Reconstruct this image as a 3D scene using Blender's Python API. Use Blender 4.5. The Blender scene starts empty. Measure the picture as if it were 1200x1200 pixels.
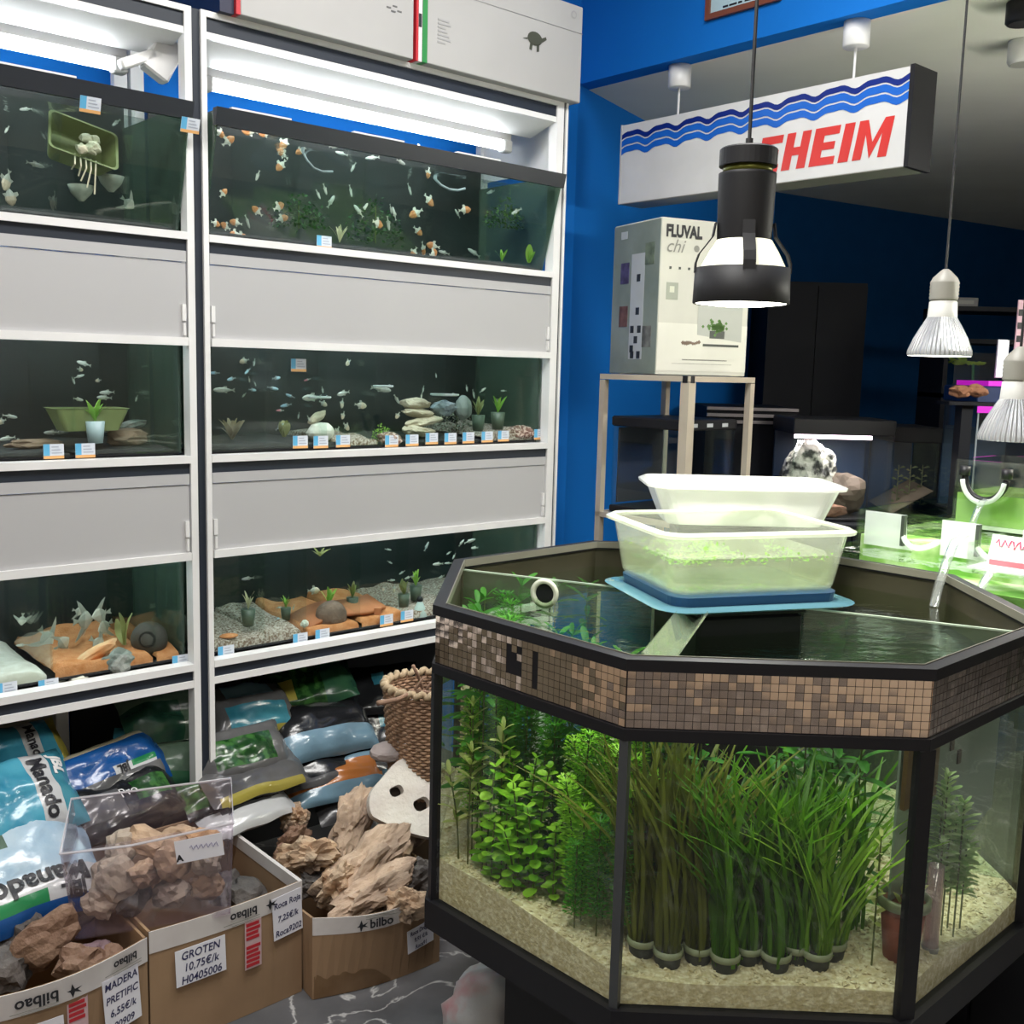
import bpy, bmesh, math, random
from mathutils import Vector, Matrix, noise

S = bpy.context.scene
COL = S.collection
rnd = random.Random(7)

# ------------------------------------------------------------------ camera
F = 1239.0; PITCH = 0.13499; ROLL = 0.0258276; CAMZ = 1.5
_cp, _sp, _cr, _sr = math.cos(PITCH), math.sin(PITCH), math.cos(ROLL), math.sin(ROLL)
FW = Vector((0, _cp, -_sp)); _U0 = Vector((0, _sp, _cp)); _R0 = Vector((1, 0, 0))
RT = _cr * _R0 + _sr * _U0; UP = _cr * _U0 - _sr * _R0
CAM = Vector((0, 0, CAMZ))
cd = bpy.data.cameras.new('camera'); cam = bpy.data.objects.new('camera', cd); COL.objects.link(cam)
cd.sensor_width = 36; cd.lens = 36 * F / 1200; cd.clip_start = .02
cam.matrix_world = Matrix(((RT.x, UP.x, -FW.x, 0), (RT.y, UP.y, -FW.y, 0), (RT.z, UP.z, -FW.z, CAMZ), (0, 0, 0, 1)))
S.camera = cam

# ------------------------------------------------------------------ world, exposure
w = bpy.data.worlds.new('world'); S.world = w; w.use_nodes = True
w.node_tree.nodes['Background'].inputs[0].default_value = (.8, .85, 1, 1)
w.node_tree.nodes['Background'].inputs[1].default_value = .04
S.view_settings.view_transform = 'Standard'
S.view_settings.look = 'None'
S.view_settings.gamma = 1
S.view_settings.use_curve_mapping = False
S.view_settings.exposure = -0.35
S.cycles.transparent_max_bounces = 24

# ------------------------------------------------------------------ rack frame (u along the rack, n out of it)
YAW = 0.845
U = Vector((math.sin(YAW), math.cos(YAW), 0)); N = Vector((math.cos(YAW), -math.sin(YAW), 0))
RZ = math.atan2(U.y, U.x)
O = Vector((-0.78617, 2.66, 0))
def rk(u, n, z): return O + U * u + N * n + Vector((0, 0, z))
def ray(x, y): return RT * ((x - 600) / F) - UP * ((y - 600) / F) + FW
def at_plane(x, y, p, nv):
    d = ray(x, y); return CAM + d * ((p - CAM).dot(nv) / d.dot(nv))
def at_z(x, y, z):
    d = ray(x, y); return CAM + d * ((z - CAMZ) / d.z)
def at_n(x, y, n): return at_plane(x, y, O + N * n, N)
def at_Y(x, y, Y):
    d = ray(x, y); return CAM + d * (Y / d.y)

# ------------------------------------------------------------------ ceiling light fixtures of the shop (area lights)
def area(name, loc, sx, sy, power, rot=(0, 0, 0), col=(1, .98, .95)):
    l = bpy.data.lights.new(name, 'AREA'); l.shape = 'RECTANGLE'; l.size = sx; l.size_y = sy; l.energy = power; l.color = col
    o = bpy.data.objects.new(name, l); COL.objects.link(o); o.location = loc; o.rotation_euler = rot; return o
area('ceiling_tube_light', rk(.45, 1.1, 3.17), 1.3, .3, 62, (0, 0, RZ))
area('ceiling_tube_light', rk(-1.0, 1.5, 3.17), 1.3, .3, 56, (0, 0, RZ))
area('ceiling_tube_light', rk(-1.4, 3.1, 3.17), 1.5, .3, 36, (0, 0, RZ))

# ------------------------------------------------------------------ object helpers
class MB:
    """collects shapes and links them as one mesh object"""
    def __init__(s): s.v = []; s.f = []; s.m = []; s.M = Matrix.Identity(4); s.mi = 0
    def add(s, vs, fs):
        b = len(s.v); s.v += [tuple(s.M @ Vector(p)) for p in vs]
        for f in fs: s.f.append(tuple(b + i for i in f)); s.m.append(s.mi)
        return s
    def box(s, a, b):
        x0, x1 = sorted((a[0], b[0])); y0, y1 = sorted((a[1], b[1])); z0, z1 = sorted((a[2], b[2]))
        return s.add([(x0,y0,z0),(x1,y0,z0),(x1,y1,z0),(x0,y1,z0),(x0,y0,z1),(x1,y0,z1),(x1,y1,z1),(x0,y1,z1)],
                     [(3,2,1,0),(4,5,6,7),(0,1,5,4),(1,2,6,5),(2,3,7,6),(3,0,4,7)])
    def bevbox(s, a, b, r):
        x0, x1 = sorted((a[0], b[0])); y0, y1 = sorted((a[1], b[1])); z0, z1 = sorted((a[2], b[2]))
        vs = []
        for z, e in ((z0, r), (z0 + r, 0), (z1 - r, 0), (z1, r)):
            for x, y in ((x0+r+e,y0+e),(x1-r-e,y0+e),(x1-e,y0+r+e),(x1-e,y1-r-e),(x1-r-e,y1-e),(x0+r+e,y1-e),(x0+e,y1-r-e),(x0+e,y0+r+e)): vs.append((x,y,z))
        fs = [tuple(range(7,-1,-1)), tuple(range(24,32))]
        for k in range(3):
            for i in range(8): fs.append((k*8+i, k*8+(i+1)%8, k*8+8+(i+1)%8, k*8+8+i))
        return s.add(vs, fs)
    def lathe(s, prof, seg=24, cap=True):
        vs = []; fs = []
        for r, z in prof:
            for i in range(seg):
                a = 2*math.pi*i/seg; vs.append((r*math.cos(a), r*math.sin(a), z))
        for k in range(len(prof)-1):
            for i in range(seg):
                j = (i+1) % seg; fs.append((k*seg+i, k*seg+j, (k+1)*seg+j, (k+1)*seg+i))
        if cap:
            fs.append(tuple(range(seg-1,-1,-1))); fs.append(tuple((len(prof)-1)*seg+i for i in range(seg)))
        return s.add(vs, fs)
    def tube(s, pts, r, seg=8, cap=True):
        pts = [Vector(p) for p in pts]; vs = []; fs = []; n = len(pts)
        rr = r if isinstance(r, (list, tuple)) else [r]*n
        t0 = (pts[1]-pts[0]).normalized(); ref = Vector((0,0,1)) if abs(t0.z) < .9 else Vector((1,0,0))
        a = t0.cross(ref).normalized()
        for k, p in enumerate(pts):
            t = (pts[min(k+1,n-1)]-pts[max(k-1,0)]).normalized()
            a = (a - t*a.dot(t)).normalized(); b = t.cross(a)
            for i in range(seg):
                q = 2*math.pi*i/seg; vs.append(tuple(p + (a*math.cos(q)+b*math.sin(q))*rr[k]))
        for k in range(n-1):
            for i in range(seg):
                j = (i+1) % seg; fs.append((k*seg+i, (k+1)*seg+i, (k+1)*seg+j, k*seg+j))
        if cap: fs.append(tuple(range(seg))); fs.append(tuple((n-1)*seg+i for i in range(seg-1,-1,-1)))
        return s.add(vs, fs)
    def prism(s, poly, z0, z1):
        n = len(poly); vs = [(x,y,z0) for x,y in poly] + [(x,y,z1) for x,y in poly]
        fs = [tuple(range(n-1,-1,-1)), tuple(range(n,2*n))] + [(i,(i+1)%n,n+(i+1)%n,n+i) for i in range(n)]
        return s.add(vs, fs)
    def grid(s, fn, nu, nv, flip=False):
        vs = [fn(i/nu, j/nv) for j in range(nv+1) for i in range(nu+1)]
        fs = []
        for j in range(nv):
            for i in range(nu):
                q = (j*(nu+1)+i, j*(nu+1)+i+1, (j+1)*(nu+1)+i+1, (j+1)*(nu+1)+i)
                fs.append(q[::-1] if flip else q)
        return s.add(vs, fs)
    def mesh(s, name, mats, smooth=False):
        me = bpy.data.meshes.new(name); me.from_pydata(s.v, [], s.f)
        for m in (mats if isinstance(mats, (list, tuple)) else [mats]): me.materials.append(m)
        me.polygons.foreach_set('material_index', s.m)
        if smooth: me.polygons.foreach_set('use_smooth', [True]*len(s.f))
        me.update(); return me
    def build(s, name, mats, parent=None, smooth=False, loc=None, rotz=0):
        return mobj(name, s.mesh(name, mats, smooth), parent, loc, rotz)

def mobj(name, me, parent=None, loc=None, rotz=0):
    o = bpy.data.objects.new(name, me); COL.objects.link(o)
    if parent: o.parent = parent
    if loc is not None: o.location = loc
    if rotz: o.rotation_euler = (0, 0, rotz)
    return o
def tag(o, label, cat, group=None):
    o['label'] = label; o['category'] = cat
    if group: o['group'] = group
    return o
def thing(name, label, cat, loc=(0,0,0), rotz=0, group=None):
    o = bpy.data.objects.new(name, None); COL.objects.link(o); o.empty_display_size = .05
    o.location = loc; o.rotation_euler = (0, 0, rotz)
    return tag(o, label, cat, group)
def struct(o): o['kind'] = 'structure'; return o
def stuff(o): o['kind'] = 'stuff'; return o
def smooth_angle(o, deg=40):
    me = o.data
    me.polygons.foreach_set('use_smooth', [True]*len(me.polygons))
    try: me.set_sharp_from_angle(angle=math.radians(deg))
    except Exception: pass
    return o
def dup(root, loc, rot=None, scale=None, label=None, group=None):
    r = root.copy(); COL.objects.link(r); r.location = loc
    if rot is not None: r.rotation_euler = rot
    if scale is not None: r.scale = scale
    if label: r['label'] = label
    if group: r['group'] = group
    for ch in list(root.children):
        c = ch.copy(); COL.objects.link(c); c.parent = r
        for g in ch.children:
            d = g.copy(); COL.objects.link(d); d.parent = c
    return r

def text_mesh(s, size, mat, bold=0.0, shear=0.0, align='CENTER', space=1.0, lift=0.0, xs=1.0):
    c = bpy.data.curves.new('lettering', 'FONT'); c.body = s; c.size = size; c.offset = bold; c.shear = shear
    c.align_x = align; c.align_y = 'CENTER'; c.space_character = space; c.resolution_u = 3; c.space_line = .8
    o = bpy.data.objects.new('lettering', c); COL.objects.link(o)
    dg = bpy.context.evaluated_depsgraph_get(); dg.update()
    me = bpy.data.meshes.new_from_object(o.evaluated_get(dg))
    bpy.data.objects.remove(o); bpy.data.curves.remove(c)
    me.name = 'lettering'
    me.materials.clear(); me.materials.append(mat)
    for v in me.vertices: v.co.z += lift; v.co.x *= xs
    return me
def basis(p, ex, ey):
    ex = Vector(ex).normalized(); ez = ex.cross(Vector(ey)).normalized(); ey = ez.cross(ex)
    return Matrix(((ex.x,ey.x,ez.x,p[0]),(ex.y,ey.y,ez.y,p[1]),(ex.z,ey.z,ez.z,p[2]),(0,0,0,1)))
def text(s, size, mat, parent, M, name='lettering', **k):
    """lettering as a part; M places it in the parent's space (x along the line, y up)"""
    me = text_mesh(s, size, mat, **k); me.transform(M)
    return mobj(name, me, parent)

# ------------------------------------------------------------------ materials
MATS = {}
def _new(name):
    m = bpy.data.materials.new(name); m.use_nodes = True; nt = m.node_tree; nt.nodes.clear()
    out = nt.nodes.new('ShaderNodeOutputMaterial'); return m, nt, out
def lin(c):
    if isinstance(c, str):
        c = tuple(int(c[i:i+2], 16)/255 for i in (0,2,4))
        c = tuple(x/12.92 if x <= .04045 else ((x+.055)/1.055)**2.4 for x in c)
    return (*c, 1)
def mat(name, col, rough=.5, metal=0, col2=None, scale=8, bump=0, bscale=60, spec=.5, emit=None, estr=0, trans=0, detail=4, contrast=(.35,.65), stretch=None, col3=None, sheen=0):
    if name in MATS: return MATS[name]
    m, nt, out = _new(name); N_ = nt.nodes; L = nt.links
    b = N_.new('ShaderNodeBsdfPrincipled'); L.new(b.outputs[0], out.inputs[0])
    b.inputs['Base Color'].default_value = lin(col); b.inputs['Roughness'].default_value = rough; b.inputs['Metallic'].default_value = metal
    b.inputs['Specular IOR Level'].default_value = spec
    tc = N_.new('ShaderNodeTexCoord'); mp = N_.new('ShaderNodeMapping'); L.new(tc.outputs['Object'], mp.inputs[0])
    if stretch: mp.inputs['Scale'].default_value = stretch
    nz = N_.new('ShaderNodeTexNoise'); nz.inputs['Scale'].default_value = scale; nz.inputs['Detail'].default_value = detail; L.new(mp.outputs[0], nz.inputs['Vector'])
    rp = N_.new('ShaderNodeValToRGB'); L.new(nz.outputs[0], rp.inputs[0])
    rp.color_ramp.elements[0].position = contrast[0]; rp.color_ramp.elements[1].position = contrast[1]
    c0 = lin(col); c1 = lin(col2) if col2 else tuple(x*.92 for x in c0[:3]) + (1,)
    rp.color_ramp.elements[0].color = c0; rp.color_ramp.elements[1].color = c1
    if col3:
        e = rp.color_ramp.elements.new((contrast[0]+contrast[1])/2); e.color = lin(col3)
    L.new(rp.outputs[0], b.inputs['Base Color'])
    if bump:
        n2 = N_.new('ShaderNodeTexNoise'); n2.inputs['Scale'].default_value = bscale; n2.inputs['Detail'].default_value = 5; L.new(mp.outputs[0], n2.inputs['Vector'])
        bp = N_.new('ShaderNodeBump'); bp.inputs['Strength'].default_value = bump; bp.inputs['Distance'].default_value = .01
        L.new(n2.outputs[0], bp.inputs['Height']); L.new(bp.outputs[0], b.inputs['Normal'])
    if emit is not None:
        b.inputs['Emission Color'].default_value = lin(emit); b.inputs['Emission Strength'].default_value = estr
    if trans: b.inputs['Transmission Weight'].default_value = trans
    MATS[name] = m; return m
def glass(name, tint=(1,1,1), f0=.04, rough=0.0, bump=0, bscale=30, diff=0.0, dcol=(.8,.85,.8), bstretch=None, translu=0.0, power=5.0):
    """clear pane or water: light passes straight through with a tint, the rest is reflected by the angle (Schlick)"""
    if name in MATS: return MATS[name]
    m, nt, out = _new(name); N_ = nt.nodes; L = nt.links
    tr = N_.new('ShaderNodeBsdfTransparent'); tr.inputs[0].default_value = (*tint, 1)
    gl = N_.new('ShaderNodeBsdfGlossy'); gl.inputs['Roughness'].default_value = rough; gl.inputs[0].default_value = (1,1,1,1)
    lw = N_.new('ShaderNodeLayerWeight'); lw.inputs[0].default_value = .5
    pw = N_.new('ShaderNodeMath'); pw.operation = 'POWER'; pw.inputs[1].default_value = power; L.new(lw.outputs['Facing'], pw.inputs[0])
    ma = N_.new('ShaderNodeMath'); ma.operation = 'MULTIPLY_ADD'; ma.inputs[1].default_value = 1-f0; ma.inputs[2].default_value = f0; L.new(pw.outputs[0], ma.inputs[0])
    base = tr.outputs[0]
    if diff:
        df = N_.new('ShaderNodeBsdfDiffuse'); df.inputs[0].default_value = (*dcol, 1); d_out = df.outputs[0]
        if translu:
            tl = N_.new('ShaderNodeBsdfTranslucent'); tl.inputs[0].default_value = (*dcol, 1)
            m3 = N_.new('ShaderNodeMixShader'); m3.inputs[0].default_value = translu; L.new(df.outputs[0], m3.inputs[1]); L.new(tl.outputs[0], m3.inputs[2]); d_out = m3.outputs[0]
        m2 = N_.new('ShaderNodeMixShader'); m2.inputs[0].default_value = diff; L.new(tr.outputs[0], m2.inputs[1]); L.new(d_out, m2.inputs[2]); base = m2.outputs[0]
    mx = N_.new('ShaderNodeMixShader'); L.new(ma.outputs[0], mx.inputs[0]); L.new(base, mx.inputs[1]); L.new(gl.outputs[0], mx.inputs[2])
    if bump:
        tc = N_.new('ShaderNodeTexCoord'); nz = N_.new('ShaderNodeTexNoise'); nz.inputs['Scale'].default_value = bscale; nz.inputs['Detail'].default_value = 3
        if bstretch:
            mp = N_.new('ShaderNodeMapping'); mp.inputs['Scale'].default_value = bstretch; L.new(tc.outputs['Object'], mp.inputs[0]); L.new(mp.outputs[0], nz.inputs['Vector'])
        else: L.new(tc.outputs['Object'], nz.inputs['Vector'])
        bp = N_.new('ShaderNodeBump'); bp.inputs['Strength'].default_value = bump; bp.inputs['Distance'].default_value = .01
        L.new(nz.outputs[0], bp.inputs['Height']); L.new(bp.outputs[0], gl.inputs['Normal']); L.new(bp.outputs[0], lw.inputs['Normal'])
    L.new(mx.outputs[0], out.inputs[0]); MATS[name] = m; return m
def emission(name, col, strength):
    if name in MATS: return MATS[name]
    m, nt, out = _new(name); e = nt.nodes.new('ShaderNodeEmission'); e.inputs[0].default_value = (*col, 1); e.inputs[1].default_value = strength
    nt.links.new(e.outputs[0], out.inputs[0]); MATS[name] = m; return m
def leafmat(name, col, col2, tl=.35, rough=.45, scale=25):
    """leaf: diffuse + some light through the blade"""
    if name in MATS: return MATS[name]
    m, nt, out = _new(name); N_ = nt.nodes; L = nt.links
    oi = N_.new('ShaderNodeObjectInfo'); tc = N_.new('ShaderNodeTexCoord'); nz = N_.new('ShaderNodeTexNoise'); nz.inputs['Scale'].default_value = scale
    L.new(tc.outputs['Object'], nz.inputs['Vector'])
    ad = N_.new('ShaderNodeMath'); ad.operation = 'MULTIPLY_ADD'; ad.inputs[1].default_value = .5; L.new(oi.outputs['Random'], ad.inputs[0]); 
    sb = N_.new('ShaderNodeMath'); sb.operation = 'SUBTRACT'; sb.inputs[1].default_value = .25; L.new(nz.outputs[0], sb.inputs[0]); L.new(sb.outputs[0], ad.inputs[2])
    rp = N_.new('ShaderNodeValToRGB'); rp.color_ramp.elements[0].position = .15; rp.color_ramp.elements[1].position = .85
    rp.color_ramp.elements[0].color = lin(col); rp.color_ramp.elements[1].color = lin(col2); L.new(ad.outputs[0], rp.inputs[0])
    b = N_.new('ShaderNodeBsdfPrincipled'); b.inputs['Roughness'].default_value = rough; b.inputs['Specular IOR Level'].default_value = .3; L.new(rp.outputs[0], b.inputs['Base Color'])
    t = N_.new('ShaderNodeBsdfTranslucent'); L.new(rp.outputs[0], t.inputs[0])
    mx = N_.new('ShaderNodeMixShader'); mx.inputs[0].default_value = tl; L.new(b.outputs[0], mx.inputs[1]); L.new(t.outputs[0], mx.inputs[2]); L.new(mx.outputs[0], out.inputs[0])
    MATS[name] = m; return m

WHITE = mat('white_lacquer', (.78,.78,.78), .35)
PANELW = mat('panel_white', (.45,.45,.46), .45, col2=(.43,.43,.44), scale=1.5)
BLACK = mat('black_plastic', (.010,.010,.013), .45, spec=.3)
NAVYBLK = mat('dark_groove', (.012,.018,.03), .5)
BLUE = mat('blue_wall_paint', (.004,.155,.57), .75, col2=(.004,.145,.54), scale=2, bump=.05, bscale=90, spec=.2)
CEIL = mat('ceiling_paint', (.74,.74,.66), .85, scale=2, spec=.2)
BEIGE = mat('beige_wall_paint', (.62,.53,.42), .8, scale=2, spec=.2)
TANKGLASS = glass('aquarium_glass', (.93,.97,.96), .02)
CLEAR = glass('clear_acrylic', (.95,.95,.95), .06)
WATER = glass('water_surface', (.80,.93,.84), .03, bump=.35, bscale=18)
DARKBACK = mat('dark_green_back_panel', (.0025,.009,.009), .6, col2=(.004,.005,.006), scale=4)
CARD = mat('cardboard', (.33,.215,.13), .85, col2=(.27,.175,.105), scale=5, spec=.15)
PAPER = mat('paper', (.75,.74,.80), .7, col2=(.70,.70,.78))
INK = mat('blue_black_ink', (.03,.03,.10), .6)
BLACKINK = mat('black_print', (.015,.015,.02), .5)
TAPE = mat('white_tape', (.66,.63,.62), .4, col2=(.58,.54,.53), scale=10)
REDINK = mat('red_print', (.45,.02,.03), .5)
STEEL = mat('brushed_steel', (.66,.58,.47), .38, .35)
TUBEE = emission('fluorescent_tube', (.93,.97,1.0), 32)

# ------------------------------------------------------------------ the room
def floor_mat():
    m, nt, out = _new('dark_marble'); N_ = nt.nodes; L = nt.links
    b = N_.new('ShaderNodeBsdfPrincipled'); b.inputs['Roughness'].default_value = .35; L.new(b.outputs[0], out.inputs[0])
    tc = N_.new('ShaderNodeTexCoord')
    n1 = N_.new('ShaderNodeTexNoise'); n1.inputs['Scale'].default_value = 5; n1.inputs['Detail'].default_value = 8; L.new(tc.outputs['Object'], n1.inputs['Vector'])
    r1 = N_.new('ShaderNodeValToRGB'); r1.color_ramp.elements[0].position = .3; r1.color_ramp.elements[1].position = .75
    r1.color_ramp.elements[0].color = (.075,.078,.085,1); r1.color_ramp.elements[1].color = (.17,.17,.18,1); L.new(n1.outputs[0], r1.inputs[0])
    n2 = N_.new('ShaderNodeTexNoise'); n2.inputs['Scale'].default_value = 4.5; n2.inputs['Detail'].default_value = 5; n2.inputs['Distortion'].default_value = .6; L.new(tc.outputs['Object'], n2.inputs['Vector'])
    s = N_.new('ShaderNodeMath'); s.operation = 'SUBTRACT'; s.inputs[1].default_value = .5; L.new(n2.outputs[0], s.inputs[0])
    a = N_.new('ShaderNodeMath'); a.operation = 'ABSOLUTE'; L.new(s.outputs[0], a.inputs[0])
    r2 = N_.new('ShaderNodeValToRGB'); r2.color_ramp.elements[0].position = .0; r2.color_ramp.elements[1].position = .014
    r2.color_ramp.elements[0].color = (1,1,1,1); r2.color_ramp.elements[1].color = (0,0,0,1); L.new(a.outputs[0], r2.inputs[0])
    mx = N_.new('ShaderNodeMix'); mx.data_type = 'RGBA'; L.new(r2.outputs[0], mx.inputs[0]); L.new(r1.outputs[0], mx.inputs[6]); mx.inputs[7].default_value = (.5,.5,.5,1)
    L.new(mx.outputs[2], b.inputs['Base Color']); return m
W0 = rk(1.70, -.42, 0); W1 = Vector((1.48, 6.32, 0)); W2 = Vector((3.54, 7.62, 0)); W3 = Vector((7.0, 9.8, 0))
def wall(name, p, q, z0, z1, m, th=.08):
    p = Vector(p); q = Vector(q); d = (q-p); d.z = 0; L_ = d.length; d.normalize()
    b = MB(); b.box((0, 0, z0), (L_, th, z1))
    return struct(b.build(name, m, None, loc=(p.x, p.y, 0), rotz=math.atan2(d.y, d.x)))
wall('wall_left', rk(-1.5, -.42, 0), W0, 0, 3.2, BLUE)
wall('wall_left', rk(-3.6, -.42, 0), rk(-1.5, -.42, 0), 0, 3.2, BEIGE)
wall('wall_corner', W0, W1, 0, 2.55, BLUE)
SHADED_BLUE = mat('blue_wall_shade_tone', (.003,.055,.18), .8, spec=.15)  # blue wall colour darkened, the shade at the shop's back is painted in
wall('wall_back', W1, W3, 0, 2.55, SHADED_BLUE)
wall('wall_right', W3, rk(8.6, 4.6, 0), 0, 2.55, SHADED_BLUE)
wall('wall_side', rk(8.6, 4.6, 0), rk(1.7, 4.6, 0), 0, 2.55, BEIGE)
wall('wall_side', rk(1.7, 4.6, 0), rk(-3.6, 4.6, 0), 0, 3.2, BEIGE)
wall('wall_front', rk(-3.6, 4.6, 0), rk(-3.6, -.42, 0), 0, 3.2, BEIGE)
b = MB(); b.box((-3.7, -4.7, -.1), (9.5, .6, 0)); b.add([(1.6,.5,-.001),(9.5,.5,-.001),(9.5,4.5,-.001),(1.6,4.5,-.001)], [(0,1,2,3)])
struct(b.build('floor', floor_mat(), None, loc=O, rotz=RZ))
b = MB(); b.box((-3.7, -4.7, 3.2), (1.78, .5, 3.3)); struct(b.build('ceiling', CEIL, None, loc=O, rotz=RZ))
b = MB(); b.box((1.781, -4.7, 2.55), (9.5, 5.0, 2.65)); struct(b.build('ceiling_low', CEIL, None, loc=O, rotz=RZ))
b = MB(); b.box((1.70, -4.7, 2.55), (1.78, .5, 3.2)); struct(b.build('wall_bulkhead', BLUE, None, loc=O, rotz=RZ))

# unseen twin-tube fill light, added to brighten the low ceiling
FILLE = emission('fill_tube', (1, .98, .86), 150)
def fill_light(p, label):
    t = thing('fill_tube_light', label, 'ceiling light', p, RZ)
    MB().box((-.65,-.05,.03), (.65,.05,.06)).build('housing', WHITE, t)
    for y in (-.03, .03):
        b = MB(); b.M = Matrix.Translation((0,y,.006)) @ Matrix.Rotation(math.pi/2, 4, 'Y'); b.lathe([(.014,-.6),(.014,.6)], 12); b.build('tube', FILLE, t, True)
    for x in (-.5, .5): MB().tube([(x,0,.06),(x,0,(3.199 if p.z > 2 else 2.549)-p.z)], .003, 6).build('chain', STEEL, t)
fill_light(rk(2.2, 1.85, 1.95), 'added twin tube fill light brightening the low ceiling beyond the octagonal aquarium')

# ------------------------------------------------------------------ the aquarium rack: two bays (local x = along, y = inwards, z up)
RAILZ = (1.808, 1.262, .727)
def bay(u0, u1, label, seam):
    t = thing('aquarium_rack', label, 'shelf rack', O, RZ)
    def part(name, m, *boxes):
        b = MB()
        for a, c in boxes: b.box(a, c)
        return b.build(name, m, t)
    # uprights
    if seam:
        part('post', WHITE, ((.010, -.006, 0), (.024, .03, 2.332)))
        part('groove_strip', NAVYBLK, ((-.014, .002, 0), (.010, .028, 2.332)))
        part('post', WHITE, ((1.193, -.006, 0), (1.222, .03, 2.332)))
        part('groove_strip', NAVYBLK, ((1.222, .0, 0), (1.232, .03, 2.332)))
        part('post', WHITE, ((1.232, -.006, 0), (1.241, .03, 2.332)))
        part('post', WHITE, ((1.207, .385, 0), (1.241, .41, 2.332)))
        for za, zc in ((1.24, 1.6), (.70, 1.06), (2.13, 2.3)): part('side_panel', WHITE, ((1.222, .03, za), (1.23, .385, zc)))
        part('post', WHITE, ((-.005, .385, 0), (.03, .41, 2.332)))
    else:
        part('post', WHITE, ((-.032, -.006, 0), (-.014, .03, 2.332)))
        part('post', WHITE, ((-1.24, -.006, 0), (-1.215, .03, 2.332)))
        part('post', WHITE, ((-.05, .385, 0), (-.015, .41, 2.332)))
    # top beam
    part('top_beam', WHITE, ((u0, -.006, 2.318), (u1, .02, 2.332)), ((u0, -.003, 2.268), (u1, .01, 2.284)))
    part('groove_strip', NAVYBLK, ((u0, .0, 2.284), (u1, .02, 2.318)))
    part('top_board', WHITE, ((u0, .02, 2.31), (u1, .40, 2.332)))
    # raised hood flap: slanting board behind the top beam
    b = MB(); b.add([(u0,.0,2.27),(u1,.0,2.27),(u1,.115,2.235),(u0,.115,2.235),(u0,.0,2.282),(u1,.0,2.282),(u1,.115,2.247),(u0,.115,2.247)],
                    [(0,1,2,3)[::-1],(4,5,6,7),(0,1,5,4),(1,2,6,5),(2,3,7,6),(3,0,4,7)])
    b.build('hood_flap', WHITE, t)
    for zr in RAILZ:
        part('rail', WHITE, ((u0, -.008, zr-.018), (u1, .03, zr)))
        part('groove_strip', NAVYBLK, ((u0, .001, zr-.045), (u1, .02, zr-.018)))
        part('shelf_board', BLACK, ((u0, .02, zr-.03), (u1, .40, zr-.004)))
    part('rail', WHITE, ((u0, -.005, .664), (u1, .02, .682)))
    for zt, zb in ((1.763, 1.535), (1.217, .998)):
        p = part('cover_panel', PANELW, ((u0+.003, .0, zb+.02), (u1-.003, .012, zt-.028)))
        b = MB(); b.box((u0+.003, -.003, zt-.026), (u1-.003, .012, zt)); b.build('top_lip', PANELW, p)
        b = MB(); b.box((u0+.003, -.010, zb), (u1-.003, .012, zb+.020)); b.build('bottom_lip', WHITE, p)
        for x in (u0+.004, u1-.016):
            b = MB(); b.box((x, -.007, zb+.06), (x+.010, .0, zb+.10)); b.box((x+.002, -.009, zb+.025), (x+.008, .0, zb+.055)); b.build('hinge_clip', WHITE, p)
    return t
bay(.024, 1.193, 'white aquarium rack bay with grey cover panels beside the blue wall', True)
bay(-1.215, -.032, 'white aquarium rack bay with grey cover panels above the soil bags with the Manado name', False)

def fixture(u0, u1, z, y, label, grp):
    t = thing('fluorescent_fixture', label, 'light fixture', rk(u0, -y, z), RZ, grp)
    L_ = u1-u0
    b = MB(); b.box((0, .004, .006), (L_, .06, .03)); b.build('housing', WHITE, t)
    b = MB(); b.M = Matrix.Translation((0, .012, -.012)) @ Matrix.Rotation(math.pi/2, 4, 'Y'); b.lathe([(.013, .035), (.013, L_-.035)], 16); b.build('tube', TUBEE, t, True)
    for x in (0, L_-.035):
        b = MB(); b.bevbox((x, -.006, -.03), (x+.035, .03, .008), .004); b.build('tube_socket', WHITE, t)
    return t
fixture(.07, 1.125, 2.212, .13, 'bare fluorescent tube under the white hood of the rack bay beside the blue wall', None)
fixture(-1.18, -.115, 2.212, .13, 'bare fluorescent tube under the white hood ending beside a bent bracket', None)
for z, nm in ((1.655, 'middle'), (1.11, 'lower')):
    for u0, u1, s in ((.07, 1.125, 'beside the blue wall'), (-1.18, -.06, 'above the Manado soil bags')):
        fixture(u0, u1, z, .10, 'fluorescent tube behind the %s cover panel of the rack bay %s' % ({'middle':'upper','lower':'lower'}[nm], s), None)
# bent white bracket hanging at the end of the tube in the tall left bay
t = thing('hanging_bracket', 'bent white plastic bracket hanging beside the fluorescent tube near the rack post', 'bracket', rk(-.075, -.06, 2.19), RZ)
b = MB(); b.M = Matrix.Rotation(.5, 4, 'Y'); b.bevbox((-.03, 0, -.01), (.04, .04, .09), .005); b.build('bracket_body', WHITE, t)
b = MB(); b.M = Matrix.Rotation(1.1, 4, 'Y'); b.bevbox((-.045, .0, -.075), (-.02, .03, .02), .004); b.build('bracket_arm', WHITE, t)

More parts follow.
